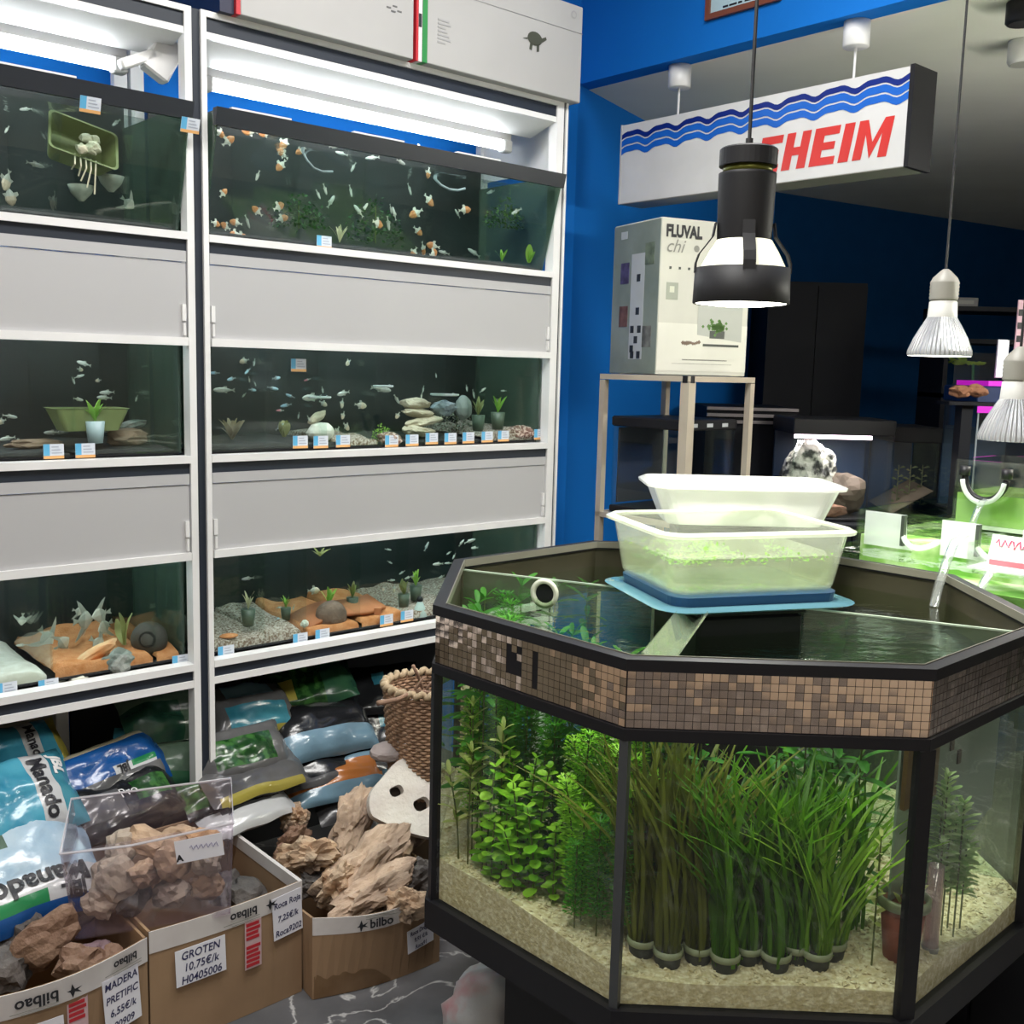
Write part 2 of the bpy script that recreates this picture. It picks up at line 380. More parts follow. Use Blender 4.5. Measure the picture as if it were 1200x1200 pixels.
# ------------------------------------------------------------------ rack aquariums
SUBS = {
 'black': mat('black_sand', (.012,.013,.014), .8, col2=(.03,.03,.03), scale=60),
 'orange': mat('orange_sand', (.45,.16,.05), .85, col2=(.55,.24,.10), scale=40, bump=.4, bscale=200),
 'gravel': mat('brown_gravel_bed', (.20,.13,.09), .85, col2=(.55,.48,.42), scale=160, bump=.8, bscale=200, contrast=(.4,.6)),
 'white': mat('white_sand', (.6,.58,.52), .85, col2=(.5,.47,.4), scale=40),
}
ALGAE = glass('algae_side_glass', (.7,.85,.75), .04, diff=.6, dcol=(.07,.11,.085))
WATERR = glass('rack_water_surface', (.85,.95,.92), .03, bump=.3, bscale=25)
def rack_tank(u0, u1, z0, z1, tilt, divs, subs, label, trim, D=.36):
    t = thing('rack_aquarium', label, 'aquarium', rk(u0, 0, z0), RZ)
    W = u1-u0; Hh = z1-z0; y0 = .034
    def fy(z): return y0 - .0 - tilt*z/Hh
    g = .006
    def hexa(b, a0, a1, ya, yb):   # a slab between x a0..a1 with front following the tilt
        return b.add([(a0,ya(0),0),(a1,ya(0),0),(a1,yb(0),0),(a0,yb(0),0),(a0,ya(Hh),Hh),(a1,ya(Hh),Hh),(a1,yb(Hh),Hh),(a0,yb(Hh),Hh)],
                     [(3,2,1,0),(4,5,6,7),(0,1,5,4),(1,2,6,5),(2,3,7,6),(3,0,4,7)])
    hexa(MB(), 0, W, fy, lambda z: fy(z)+g).build('front_pane', TANKGLASS, t)
    for a in (0, W-g): hexa(MB(), a, a+g, lambda z: fy(z)+g, lambda z: D).build('side_pane', ALGAE, t)
    MB().box((0, D, 0), (W, D+.004, Hh+(.085 if trim else 0))).build('back_panel', DARKBACK, t)
    MB().box((g, y0+g, -.004), (W-g, D, .002)).build('bottom_pane', BLACK, t)
    for d in divs:
        hexa(MB(), d-u0, d-u0+.005, lambda z: fy(z)+g+.002, lambda z: D-.002).build('divider_pane', TANKGLASS, t)
    wz = Hh - (.05 if tilt else .012)
    MB().add([(g, fy(wz)+g, wz), (W-g, fy(wz)+g, wz), (W-g, D, wz), (g, D, wz)], [(0,1,2,3)]).build('water_surface', WATERR, t)
    if trim:
        b = MB(); z_ = Hh-.036
        b.add([(-.004,fy(z_)-.004,z_),(W+.004,fy(z_)-.004,z_),(W+.004,fy(z_)+g+.002,z_),(-.004,fy(z_)+g+.002,z_),(-.004,fy(Hh)-.004,Hh+.004),(W+.004,fy(Hh)-.004,Hh+.004),(W+.004,fy(Hh)+.02,Hh+.004),(-.004,fy(Hh)+.02,Hh+.004)],
              [(3,2,1,0),(4,5,6,7),(0,1,5,4),(1,2,6,5),(2,3,7,6),(3,0,4,7)])
        b.build('top_trim', mat('dark_trim', (.02,.024,.032), .35), t)
        for k in range(3):
            a = W*(.03+.30*k); b = MB(); b.box((a, fy(Hh)-.003, Hh+.005), (a+W*.14, fy(Hh)+.012, Hh+.009)); b.build('cover_glass_edge', WHITE, t)
    for (a, c, h0, h1, k) in subs:
        b = MB(); rr = random.Random(int(a*1000))
        def fn(i, j):
            x = (a-u0) + (c-a)*i; sk = j < .01; j = max(0, (j-.1111)/.8889); y = y0+g+.002 + (D-y0-g-.004)*j
            if sk: return (x, y, .003)
            e = min(1, .5+min(i, 1-i)*12)
            return (x, y, .003 + e*(h0 + (h1-h0)*j)*(.8+.4*noise.noise(Vector((x*14, y*14, a)))))
        b.grid(fn, 24, 9); stuff(b.build('sand_bed', SUBS[k], t, True))
    return t
rack_tank(.03, 1.19, 1.814, 2.10, .085, (.27, .47, .72, .96), ((.04,1.18,.008,.02,'black'),), 'top aquarium with orange and white fish and two curved air hoses, leaning glass front', True)
rack_tank(-1.2, -.036, 1.814, 2.10, .085, (-.33, -.17), ((-1.19,-.05,.008,.02,'black'),), 'top aquarium with a yellow green hanging basket, leaning glass front', True)
rack_tank(.03, 1.19, 1.268, 1.60, 0, (.20, .385, .55, .80, .96), ((.04,.28,.015,.02,'black'),(.28,.42,.01,.02,'black'),(.43,.56,.022,.035,'gravel'),(.57,.95,.01,.02,'black'),(.96,1.18,.03,.05,'gravel')), 'middle aquarium with a row of price cards and a stacked flat stone pile', False)
rack_tank(-1.2, -.036, 1.268, 1.60, 0, (-.30, -.12), ((-1.19,-.31,.01,.02,'black'),(-.30,-.05,.01,.02,'black')), 'middle aquarium with an olive plastic planter and two price cards', False)
rack_tank(.03, 1.19, .733, 1.055, 0, (.19, .32, .50, .67, .85), ((.04,.20,.03,.045,'gravel'),(.2,.31,.03,.06,'gravel'),(.33,.50,.02,.05,'orange'),(.51,.66,.03,.06,'orange'),(.68,1.18,.03,.05,'gravel')), 'bottom aquarium with a brown coconut dome and terracotta ramp', False)
rack_tank(-1.2, -.036, .733, 1.055, 0, (-.37, -.115), ((-1.19,-.38,.03,.06,'white'),(-.36,-.12,.03,.055,'orange'),(-.11,-.05,.03,.04,'orange')), 'bottom aquarium with white angelfish and a round dark clay pot', False)

# ------------------------------------------------------------------ octagonal show aquarium
TC = Vector((.4148, 2.0531, 0)); TROT = -.02653; SIDE = .4521
def ov(ap, k):
    r = ap/math.cos(math.pi/8); a = math.radians(-112.5+45*k); return Vector((r*math.cos(a), r*math.sin(a), 0))
AP = SIDE/2*(1+math.sqrt(2))
def TW(x, y, z):
    c, s = math.cos(TROT), math.sin(TROT); return Vector((TC.x + c*x - s*y, TC.y + s*x + c*y, z))
def TL(p):
    d = Vector(p) - TC; c, s = math.cos(-TROT), math.sin(-TROT); return Vector((c*d.x - s*d.y, s*d.x + c*d.y, p[2]))
def slab(k, ao, ai, z0, z1, b=None):
    b = b or MB(); p, q, r, s = ov(ao,k), ov(ao,k+1), ov(ai,k+1), ov(ai,k)
    return b.add([(p.x,p.y,z0),(q.x,q.y,z0),(r.x,r.y,z0),(s.x,s.y,z0),(p.x,p.y,z1),(q.x,q.y,z1),(r.x,r.y,z1),(s.x,s.y,z1)],
                 [(3,2,1,0),(4,5,6,7),(0,1,5,4),(1,2,6,5),(2,3,7,6),(3,0,4,7)])
tank = thing('octagonal_aquarium', 'large octagonal planted aquarium with a mirror mosaic band and black trim', 'aquarium', TC, TROT)
OLIVE = mat('olive_liner', (.045,.040,.022), .35, col2=(.03,.028,.016), scale=6)
TGLASS = glass('show_tank_glass', (.97,.99,.96), .03)
for k in range(8):
    slab(k, AP, AP-.022, 1.062, 1.08).build('rim_bar', BLACK, tank)
    slab(k, AP-.0225, AP-.0245, 1.066, 1.0815).build('rim_edge', mat('rim_edge_grey', (.16,.155,.12), .3), tank)
    slab(k, AP-.006, AP-.012, .973, 1.062).build('band_panel', BLACK, tank)
    slab(k, AP-.0125, AP-.0165, .97, 1.062).build('band_liner', OLIVE, tank)
    slab(k, AP, AP-.018, .955, .973).build('band_bar', BLACK, tank)
    slab(k, AP-.005, AP-.013, .525, .955).build('pane', TGLASS, tank)
    slab(k, AP+.006, AP-.02, .47, .525).build('base_bar', BLACK, tank)
    # corner profile
    v = ov(AP-.004, k); b = MB(); a = math.radians(-112.5+45*k)
    wd = {0: .007, 1: .014}.get(k, .009)
    b.M = Matrix.Translation(v) @ Matrix.Rotation(a, 4, 'Z'); b.box((-.014, -wd, .525), (.002, wd, .955))
    b.build('corner_strip', mat('corner_grey', (.05,.055,.06), .35) if k == 0 else BLACK, tank)
MB().prism([tuple(ov(AP-.02, k))[:2] for k in range(8)], .505, .525).build('bottom_plate', BLACK, tank)
# rippled water surface
b = MB(); wz = 1.018; cN = 14
def ws(x, y): return wz
b.add([(0,0,wz)] + [tuple(ov((AP-.017), k))[:2] + (wz,) for k in range(8)], [(0, 1+k, 1+(k+1) % 8) for k in range(8)])
SHOWATER = glass('show_water_surface', (.86,.96,.80), .03, bump=.30, bscale=16, bstretch=(1,2.2,1), power=5.5)
b.build('water_surface', SHOWATER, tank)
# inner glass divider with a round ported ring
d0 = ov(AP-.02, 6); d1 = ov(AP-.02, 2)
DIV = glass('inner_divider_glass', (.86,.95,.88), .07, diff=.06, dcol=(.5,.6,.5))
dd = (d1-d0).normalized(); dn = Vector((dd.y, -dd.x, 0))
def dslab(a, c, z0, z1, th=.006):
    p = d0+dd*a; q = d0+dd*c; e = dn*th
    return MB().add([tuple(p)[:2]+(z0,), tuple(q)[:2]+(z0,), tuple(q+e)[:2]+(z0,), tuple(p+e)[:2]+(z0,), tuple(p)[:2]+(z1,), tuple(q)[:2]+(z1,), tuple(q+e)[:2]+(z1,), tuple(p+e)[:2]+(z1,)],
                    [(3,2,1,0),(4,5,6,7),(0,1,5,4),(1,2,6,5),(2,3,7,6),(3,0,4,7)])
LD = (d1-d0).length
dslab(.005, LD-.005, .60, 1.058).build('divider_pane', DIV, tank)
dslab(.005, LD-.005, 1.058, 1.061).build('divider_edge', mat('pale_glass_edge', (.45,.55,.42), .2), tank)
c = d0 + dd*.20 + dn*.009
b = MB(); b.M = Matrix.Translation((c.x, c.y, 1.030)) @ Matrix.Rotation(math.atan2(dd.y, dd.x), 4, 'Z') @ Matrix.Rotation(math.pi/2, 4, 'X')
b.lathe([(.030,-.004),(.032,.004),(.022,.006),(.020,-.002)], 28, cap=False); b.build('port_ring', mat('port_ring_white', (.6,.62,.5), .5), tank, True)
b = MB(); b.M = Matrix.Translation((c.x, c.y, 1.030)) @ Matrix.Rotation(math.atan2(dd.y, dd.x), 4, 'Z') @ Matrix.Rotation(math.pi/2, 4, 'X')
b.lathe([(.0,.0005),(.021,.0005)], 24, cap=False); b.build('port_opening', BLACK, tank)

# mirror mosaic: tiles on the three visible faces of the band
MIRROR = mat('bronze_mirror_tile', (.95,.80,.70), .06, 1.0, col2=(.88,.72,.62), scale=30)
TP = .0124; TS = .0116; ROWS = 7; COLS = 36
tile_me = MB().box((-TS/2, -.0012, -TS/2), (TS/2, 0, TS/2)).mesh('mirror_tile', MIRROR)
tr = random.Random(3)
missing = {(7, c_, r_) for c_ in (15,16,17) for r_ in (2,3,4,5) if tr.random() < .75} | {(7, 20, r_) for r_ in (1,2,3,4,5)}
single = 0; extra = MB()
for k in (0, 7, 1):
    p, q = ov(AP-.006, k), ov(AP-.006, k+1); e = (q-p).normalized(); nn = Vector((e.y, -e.x, 0)); ang = math.atan2(e.y, e.x)
    L_ = (q-p).length; off = (L_-(COLS-1)*TP)/2
    colt = [tr.gauss(0, .012) for _ in range(COLS)]
    for c_ in range(COLS):
        for r_ in range(ROWS):
            if (k, c_, r_) in missing: continue
            pos = p + e*(off+c_*TP) + Vector((0,0,.9805+r_*TP))
            M_ = Matrix.Translation(pos) @ Matrix.Rotation(ang + colt[c_] + tr.gauss(0, .010), 4, 'Z') @ Matrix.Rotation(tr.gauss(0, .014), 4, 'X')
            if k == 0 or (k == 7 and c_ >= 30):
                o = bpy.data.objects.new('mirror_tile', tile_me); COL.objects.link(o); o.parent = tank; o.matrix_local = M_
            else:
                extra.M = M_; extra.box((-TS/2, -.0012, -TS/2), (TS/2, 0, TS/2))
stuff(extra.build('mirror_tile_field', MIRROR, tank))

# gravel bed
GRAVEL = mat('cream_gravel', (.54,.46,.28), .85, col2=(.78,.72,.54), scale=110, contrast=(.35,.65), col3=(.62,.54,.36), spec=.2, bump=.4, bscale=150)
def gz(x, y): return .555 + .028*noise.noise(Vector((x*4, y*4, 3))) + .05*max(0, -x-.15)*2 + .05*max(0, (x*x+y*y)**.5-.30)
b = MB(); NR = 26
vs = []; fs = []
for i in range(NR+1):
    for j in range(64):
        a = 2*math.pi*j/64; sec = ((math.degrees(a)+90+22.5) % 45)-22.5
        r = (AP-.0135)/math.cos(math.radians(sec))*i/NR; x, y = r*math.cos(a), r*math.sin(a); vs.append((x, y, gz(x, y)))
for i in range(NR):
    for j in range(64): fs.append((i*64+j, (i+1)*64+j, (i+1)*64+(j+1) % 64, i*64+(j+1) % 64))
sk_ = len(vs)-64
vs += [(v[0], v[1], .526) for v in vs[sk_:sk_+64]]
fs += [(sk_+j, sk_+64+j, sk_+64+(j+1) % 64, sk_+(j+1) % 64) for j in range(64)]
b.add(vs, fs)
gr = random.Random(5)
def inside(x, y, m=.02):
    for k in range(8):
        a = math.radians(-90+45*k)
        if x*math.cos(a)+y*math.sin(a) > AP-m: return False
    return True
cnt = 0
while cnt < 5200:
    x = gr.uniform(-.54, .54); y = gr.uniform(-.54, .54)
    if y > .25 or (x*x+y*y) < .06 or not inside(x, y, .017): continue
    cnt += 1; s = gr.uniform(.0032, .0062)
    b.M = Matrix.Translation((x, y, gz(x, y)+s*.25)) @ Matrix.Rotation(gr.uniform(0, 6.3), 4, 'Z') @ Matrix.Rotation(gr.uniform(-.8, .8), 4, 'X') @ Matrix.Diagonal((s, s*gr.uniform(.6,1), s*gr.uniform(.5,.8), 1))
    b.add([(1,0,0),(0,1,0),(-1,0,0),(0,-1,0),(.3,.2,.9),(-.2,-.1,-.9)], [(0,1,4),(1,2,4),(2,3,4),(3,0,4),(1,0,5),(2,1,5),(3,2,5),(0,3,5)])
stuff(b.build('gravel_bed', GRAVEL, tank))

# stand below
st = thing('aquarium_stand', 'black octagonal cabinet carrying the large planted aquarium', 'cabinet', TC, TROT)
for k in range(8): slab(k, .40, .39, 0, .452).build('side_panel', BLACK, st)
MB().prism([tuple(ov(.43, k))[:2] for k in range(8)], .452, .468).build('top_board', BLACK, st)

# centre column and filter box standing in the tank
def colbox(name, label, x0, y0, w, d, z1, rz=.29):
    t = thing(name, label, 'filter box', (x0, y0, .545), rz)
    b = MB(); b.bevbox((-w/2, -d/2, 0), (w/2, d/2, z1-.555), .006); b.build('box_body', BLACK, t)
    b = MB(); b.bevbox((-w/2-.004, -d/2-.004, z1-.5545), (w/2+.004, d/2+.004, z1-.5455), .003); b.build('box_lid', BLACK, t)
    return t
colbox('filter_box', 'black filter box rising from the octagonal aquarium under the blue lid', .425, 2.03, .22, .20, 1.064)
colbox('filter_box', 'taller black filter box rising from the octagonal aquarium under the white tub', .50, 2.395, .26, .12, 1.165, .02)
# clear chute across the front corner of the tank
t = thing('acrylic_chute', 'clear plastic chute leaning from the front corner towards the centre of the octagonal aquarium', 'chute')
p = at_z(772, 775, 1.055); q = at_z(812, 722, 1.06)
d = (q-p).normalized(); sd = Vector((d.y, -d.x, 0)); CH = glass('milky_acrylic', (.85,.92,.82), .06, diff=.15, dcol=(.6,.7,.5))
t.location = p
for s_, nm in ((-1, 'chute_wall'), (1, 'chute_wall')):
    b = MB(); L_ = (q-p).length
    b.M = Matrix(((d.x, sd.x*s_, 0, 0), (d.y, sd.y*s_, 0, 0), (d.z, 0, 1, 0), (0,0,0,1)))
    b.add([(0,0,-.012),(L_,0,-.012),(L_,.026,.012),(0,.026,.012),(0,.003,-.016),(L_,.003,-.016),(L_,.029,.010),(0,.029,.010)], [(0,1,2,3),(7,6,5,4),(0,4,5,1),(3,2,6,7),(0,3,7,4),(1,5,6,2)])
    b.build(nm, CH, t)

# ------------------------------------------------------------------ tubs on the filter boxes
def rrect(w, d, r, n=5):
    pts = []
    for cx, cy, a0 in ((w/2-r, d/2-r, 0), (-w/2+r, d/2-r, 90), (-w/2+r, -d/2+r, 180), (w/2-r, -d/2+r, 270)):
        for i in range(n+1):
            a = math.radians(a0+90*i/n); pts.append((cx+r*math.cos(a), cy+r*math.sin(a)))
    return pts
def loft(rings, b=None, cap0=False, cap1=False):
    b = b or MB(); n = len(rings[0][0]); vs = []; fs = []
    for pts, z in rings: vs += [(x, y, z) for x, y in pts]
    for k in range(len(rings)-1):
        for i in range(n): fs.append((k*n+i, k*n+(i+1) % n, (k+1)*n+(i+1) % n, (k+1)*n+i))
    if cap0: fs.append(tuple(range(n-1,-1,-1)))
    if cap1: fs.append(tuple((len(rings)-1)*n+i for i in range(n)))
    return b.add(vs, fs)
TUBM = glass('milky_tub_plastic', (.96,.98,.94), .05, diff=.13, dcol=(.85,.88,.78), translu=.5, rough=.1)
TUBR = glass('milky_tub_rim', (.92,.95,.88), .06, diff=.6, dcol=(.88,.9,.8), translu=.4, rough=.1)
WTUB = glass('white_tub_plastic', (.95,.96,.93), .04, diff=.88, dcol=(.9,.91,.87), translu=.5, rough=.2)
def tub(name, label, loc, rz, w, d, h, m, mr, taper=.90, flare=.016):
    t = thing(name, label, 'tub', loc, rz)
    R = lambda s, e=0: rrect(w*s+e, d*s+e, .035+e/2)
    b = loft([(R(taper, -.004), .003), (R(taper), 0), (R(taper+.015), .006), (R(1), h-.012), (R(1, .004), h-.010), (R(1), h-.002), (R(1, -.004), h-.002), (R(taper+.015, -.004), .008), (R(taper-.02, -.004), .003)], None, True, True)
    # faces of the caps are the tub floor
    b.build('tub_wall', m, t, False)
    b = loft([(R(1, .004), h-.008), (R(1, flare*2), h-.010), (R(1, flare*2+.003), h-.004), (R(1, .01), h+.001), (R(1, -.004), h-.002)]); b.build('tub_rim', mr, t)
    return t
tb = tub('plastic_tub', 'milky clear plastic tub of green water weed standing on the blue lid', (.432, 2.10, 1.0915), .29, .385, .305, .118, TUBM, TUBR, .90)
b = loft([(rrect(.336, .265, .03), .006), (rrect(.352, .277, .03), .066)], None, True, True)
b.build('tub_water', glass('weedy_water', (.94,.97,.86), .03, diff=.08, dcol=(.6,.64,.42)), tb)
# weed
wr = random.Random(11); b = MB()
for i in range(1500):
    x = wr.uniform(-.166, .166); y = wr.uniform(-.125, .125)
    dens = noise.noise(Vector((x*9, y*9, 1)))
    if dens < -.12 + .2*wr.random() and abs(y) < .11: continue
    z = .058 + .010*wr.random() - .022*wr.random()*max(0, dens+.3)
    a = wr.uniform(0, 6.3); L_ = wr.uniform(.006, .014)
    dx, dy = math.cos(a)*L_, math.sin(a)*L_
    b.add([(x,y,z),(x+dx*.5-dy*.25,y+dy*.5+dx*.25,z+wr.uniform(-.003,.006)),(x+dx,y+dy,z+wr.uniform(-.006,.004)),(x+dx*.5+dy*.25,y+dy*.5-dx*.25,z)], [(0,1,2,3)])
stuff(b.build('water_weed', leafmat('weed_green', (.14,.38,.012), (.32,.56,.04)), tb))
tub('plastic_tub', 'empty white plastic tub standing behind the tub of green weed', (.515, 2.385, 1.1695), .02, .41, .20, .092, WTUB, WTUB, .84)
# blue lid under the tub (upside down)
t = thing('blue_tray', 'dark blue upturned plastic lid with pale blue rim under the weed tub', 'tray', (.43, 2.075, 1.0675), .29)
loft([(rrect(.345,.275,.035), .004), (rrect(.35,.28,.035), .023), (rrect(.34,.27,.03), .0238)], None, True, True).build('lid_body', mat('dark_blue_plastic', (.01,.06,.16), .35), t)
loft([(rrect(.41,.34,.06), .0), (rrect(.418,.348,.06), .003), (rrect(.35,.28,.04), .006), (rrect(.345,.275,.035), .004), (rrect(.34,.27,.035), .0)]).build('lid_rim', glass('pale_blue_plastic', (.5,.75,.8), .06, diff=.75, dcol=(.16,.36,.46)), t)

# ------------------------------------------------------------------ pendant lamps over the tank
LB = emission('lamp_face', (1, .98, .86), 9)
BULBW = mat('lit_bulb_glass', (.85,.85,.72), .3, emit=(1,.98,.75), estr=.9)
CORD = mat('black_cord', (.02,.02,.022), .6)
def spot(loc, power, size=1.9, col=(1,.98,.92), r=.05, blend=.5):
    l = bpy.data.lights.new('lamp_beam', 'SPOT'); l.energy = power; l.spot_size = size; l.spot_blend = blend; l.shadow_soft_size = r; l.color = col
    o = bpy.data.objects.new('lamp_beam', l); COL.objects.link(o); o.location = loc; return o
DG = mat('charcoal_lamp_metal', (.018,.018,.02), .55, spec=.3)
t = thing('pendant_lamp', 'charcoal grey cage pendant lamp hanging over the octagonal aquarium', 'lamp', (.425, 2.05, 1.632))
b = MB(); b.lathe([(.0895,0),(.091,.002),(.089,.066),(.086,.066),(.0875,.003)], 40, False); b.build('shade_ring', DG, t, True)
b = MB(); b.lathe([(.050,.118),(.051,.125),(.0535,.235),(.0535,.240),(.049,.240),(.049,.122)], 36, False); b.build('lamp_body', DG, t, True)
b = MB(); b.lathe([(.046,.24),(.046,.253)], 30); b.build('vent_gap', mat('vent_gold', (.16,.17,.03), .3, .6), t, True)
b = MB(); b.lathe([(.0535,.253),(.0535,.283),(.050,.286)], 36); b.build('lamp_cap', DG, t); 
b = MB(); b.lathe([(.012,.286),(.012,.292),(.007,.294),(.007,.304)], 14); b.build('cord_grip', CORD, t)
for k in range(4):
    a = math.radians(-94+90*k); b = MB()
    pr = [(.089,.058),(.0885,.075),(.083,.092),(.071,.108),(.0585,.125),(.0545,.150)]
    vs = []; ca, sa = math.cos(a), math.sin(a); wv = .0115
    for r, z in pr:
        for s_, e in ((-1,0),(1,0),(1,.003),(-1,.003)):
            rr_ = r-e+.0015; vs.append((rr_*ca - s_*wv*sa, rr_*sa + s_*wv*ca, z))
    fs = [(i*4+j, i*4+(j+1) % 4, i*4+4+(j+1) % 4, i*4+4+j) for i in range(len(pr)-1) for j in range(4)] + [(3,2,1,0), tuple(len(pr)*4-4+i for i in range(4))]
    b.add(vs, fs); b.build('cage_arm', DG, t)
bu = MB(); bu.lathe([(.085,.001),(.084,.06),(.066,.095),(.052,.118),(.036,.122)], 36, False); bb = bu.build('reflector_bulb', BULBW, t, True)
b = MB(); b.lathe([(.0,-.004),(.050,-.003),(.085,.001)], 36, False); b.build('bulb_face', LB, bb, True)
b = MB(); b.tube([(0,0,.300),(.0,0,1.566)], .0035, 8); b.build('cord', CORD, t)
spot((.425, 2.05, 1.620), 46, 2.4)
def parlamp(x, y, z, r, zt, label, power):
    t = thing('reflector_bulb', label, 'lamp', (x, y, z))
    s = r/.07
    REFL = MATS.get('ribbed_reflector') or ribbed()
    b = MB(); b.lathe([(.068*s,.002*s),(.070*s,.006*s),(.069*s,.014*s),(.058*s,.042*s),(.044*s,.068*s),(.032*s,.088*s)], 40, False); bb = b.build('reflector', REFL, t, True)
    b = MB(); b.lathe([(.0,.002),(.04*s,.001),(.068*s,.002*s)], 36, False); b.build('bulb_face', LB, bb, True)
    b = MB(); b.lathe([(.032*s,.088*s),(.030*s,.122*s),(.026*s,.126*s)], 28, False); b.build('bulb_neck', mat('white_ceramic', (.75,.75,.72), .4), t, True)
    b = MB(); pr = [(.030*s,.126*s)] + [(.030*s + (.0016*s if i % 2 else 0), (.128+.004*i)*s) for i in range(11)] + [(.026*s,.176*s),(.012*s,.190*s),(.006*s,.195*s)]
    b.lathe(pr, 24); b.build('socket', mat('grey_socket', (.35,.34,.30), .45), t, True)
    b = MB(); b.tube([(0,0,.193*s),(0,0,zt-z)], .003, 8); b.build('cord', CORD, t)
    spot((x, y, z-.006), power, 2.3)
def ribbed():
    m, nt, out = _new('ribbed_reflector'); N_ = nt.nodes; L = nt.links
    tc = N_.new('ShaderNodeTexCoord'); sp = N_.new('ShaderNodeSeparateXYZ'); L.new(tc.outputs['Object'], sp.inputs[0])
    at = N_.new('ShaderNodeMath'); at.operation = 'ARCTAN2'; L.new(sp.outputs[1], at.inputs[0]); L.new(sp.outputs[0], at.inputs[1])
    mu = N_.new('ShaderNodeMath'); mu.operation = 'MULTIPLY'; mu.inputs[1].default_value = 44; L.new(at.outputs[0], mu.inputs[0])
    sn = N_.new('ShaderNodeMath'); sn.operation = 'SINE'; L.new(mu.outputs[0], sn.inputs[0])
    bp = N_.new('ShaderNodeBump'); bp.inputs['Distance'].default_value = .003; bp.inputs['Strength'].default_value = 1; L.new(sn.outputs[0], bp.inputs['Height'])
    b = N_.new('ShaderNodeBsdfPrincipled'); b.inputs['Base Color'].default_value = (.72,.73,.74,1); b.inputs['Metallic'].default_value = .55; b.inputs['Roughness'].default_value = .25
    b.inputs['Emission Color'].default_value = (.9,.95,1,1); b.inputs['Emission Strength'].default_value = .16
    L.new(bp.outputs[0], b.inputs['Normal']); L.new(b.outputs[0], out.inputs[0]); MATS['ribbed_reflector'] = m; return m
parlamp(.988, 2.5, 1.552, .072, 3.198, 'bare ribbed reflector bulb hanging against the dark back of the shop', 15)
parlamp(1.036, 2.2, 1.376, .070, 3.198, 'lower bare ribbed reflector bulb hanging over the small upper glass tank', 9)

# ------------------------------------------------------------------ hanging sign
t = thing('hanging_sign', 'white box sign with blue waves and red EHEIM lettering hung from the ceiling', 'sign', O, RZ)
X0, X1, Y0, Y1, Z0, Z1 = 1.71, 1.83, -.915, .205, 2.10, 2.372      # local: x = u, y = -n
MB().box((X0, Y0+.012, Z0), (X1, Y1-.004, Z1)).build('sign_box', mat('sign_white', (.66,.66,.66), .3), t)
MB().box((X0-.004, Y0, Z0-.004), (X1+.004, Y0+.014, Z1+.004)).build('end_cap', BLACK, t)
MB().box((X0-.002, Y1-.006, Z0-.002), (X1+.002, Y1, Z1+.002)).build('end_cap', mat('sign_frame_grey', (.5,.5,.5), .4), t)
MB().box((X0-.001, Y0+.014, Z0-.003), (X1, Y1-.006, Z0-.0005)).build('bottom_edge', mat('sign_edge_grey', (.25,.25,.22), .4), t)
LW = 1.112
def sp_(s, h): return (X0-.0012, Y1-.006-s, Z0+h)           # s from the far left end along the face, h up
def waveband(h0, h1, m):
    b = MB(); n = 90; vs = []
    for i in range(n+1):
        s = LW-.012-(LW-.012)*0 if False else (LW-.012)*i/n
        wv = .008*(s/LW-.4)*1.2 + .0075*math.sin(s/LW*2*math.pi*8.2-.8) + .003*math.sin(s/LW*2*math.pi*16.4+.3)
        vs += [sp_(s, h0+wv), sp_(s, h1+wv)]
    b.add(vs, [(2*i, 2*i+2, 2*i+3, 2*i+1) for i in range(n)]); b.build('wave_stripe', m, t)
waveband(.230, .247, mat('sign_navy', (.004,.02,.20), .35))
waveband(.203, .225, mat('sign_blue', (.01,.12,.55), .35))
waveband(.177, .198, MATS['sign_blue'])
def letter(polys, x, w, h, z):
    b = MB()
    for poly in polys:
        b.add([sp_(x + px_*w + .18*py_*h, z + py_*h) for px_, py_ in poly], [tuple(range(len(poly)))])
    b.build('letter', mat('sign_red', (.62,.035,.03), .35), t)
Rr = lambda x0, y0, x1, y1: [(x0,y0),(x1,y0),(x1,y1),(x0,y1)]
LE = [Rr(0,0,.42,1), Rr(.42,.78,1,1), Rr(.42,.40,.9,.60), Rr(.42,0,1,.21)]
LH = [Rr(0,0,.36,1), Rr(.64,0,1,1), Rr(.36,.38,.64,.60)]
LM = [Rr(0,0,.26,1), Rr(.74,0,1,1), [(.26,1),(.26,.62),(.5,.0),(.5,.42)], [(.5,.0),(.74,.62),(.74,1),(.5,.42)]]
LI = [Rr(0,0,1,1)]
# widths along the face
xs = .590; hh = .110; zz = .034
for polys, wd in ((LE,.080),(LH,.086),(LE,.086),(LI,.034),(LM,.110)):
    letter(polys, xs, wd, hh, zz); xs += wd + .014
for n_ in (.008, .686):
    tt = thing('ceiling_cup', ('white ceiling cup and rod holding the sign end with only waves' if n_ < .1 else 'white ceiling cup and rod holding the sign above its red lettering'), 'ceiling mount', rk(1.767, n_, 2.55), RZ, 'ceiling cups of the hanging sign')
    b = MB(); b.lathe([(.036,-.075),(.039,-.072),(.039,-.001)], 28); b.build('cup', WHITE, tt, True)
    b = MB(); b.lathe([(.004,-.178),(.004,-.075)], 8); b.build('rod', WHITE, tt)
t = thing('ceiling_spot', 'round white ceiling spotlight beside the bare reflector bulb cord', 'ceiling light', at_z(1202, 48, 2.55))
b = MB(); b.lathe([(.045,-.07),(.05,-.06),(.05,-.001)], 28); b.build('spot_body', WHITE, t, True)
b = MB(); b.lathe([(.0,-.0705),(.04,-.0705)], 24, False); b.build('spot_face', mat('spot_face_grey', (.4,.4,.36), .4), t)
t = thing('ceiling_spot', 'black ceiling spotlight set into the pale ceiling', 'ceiling light', at_z(1200, 2, 2.55))
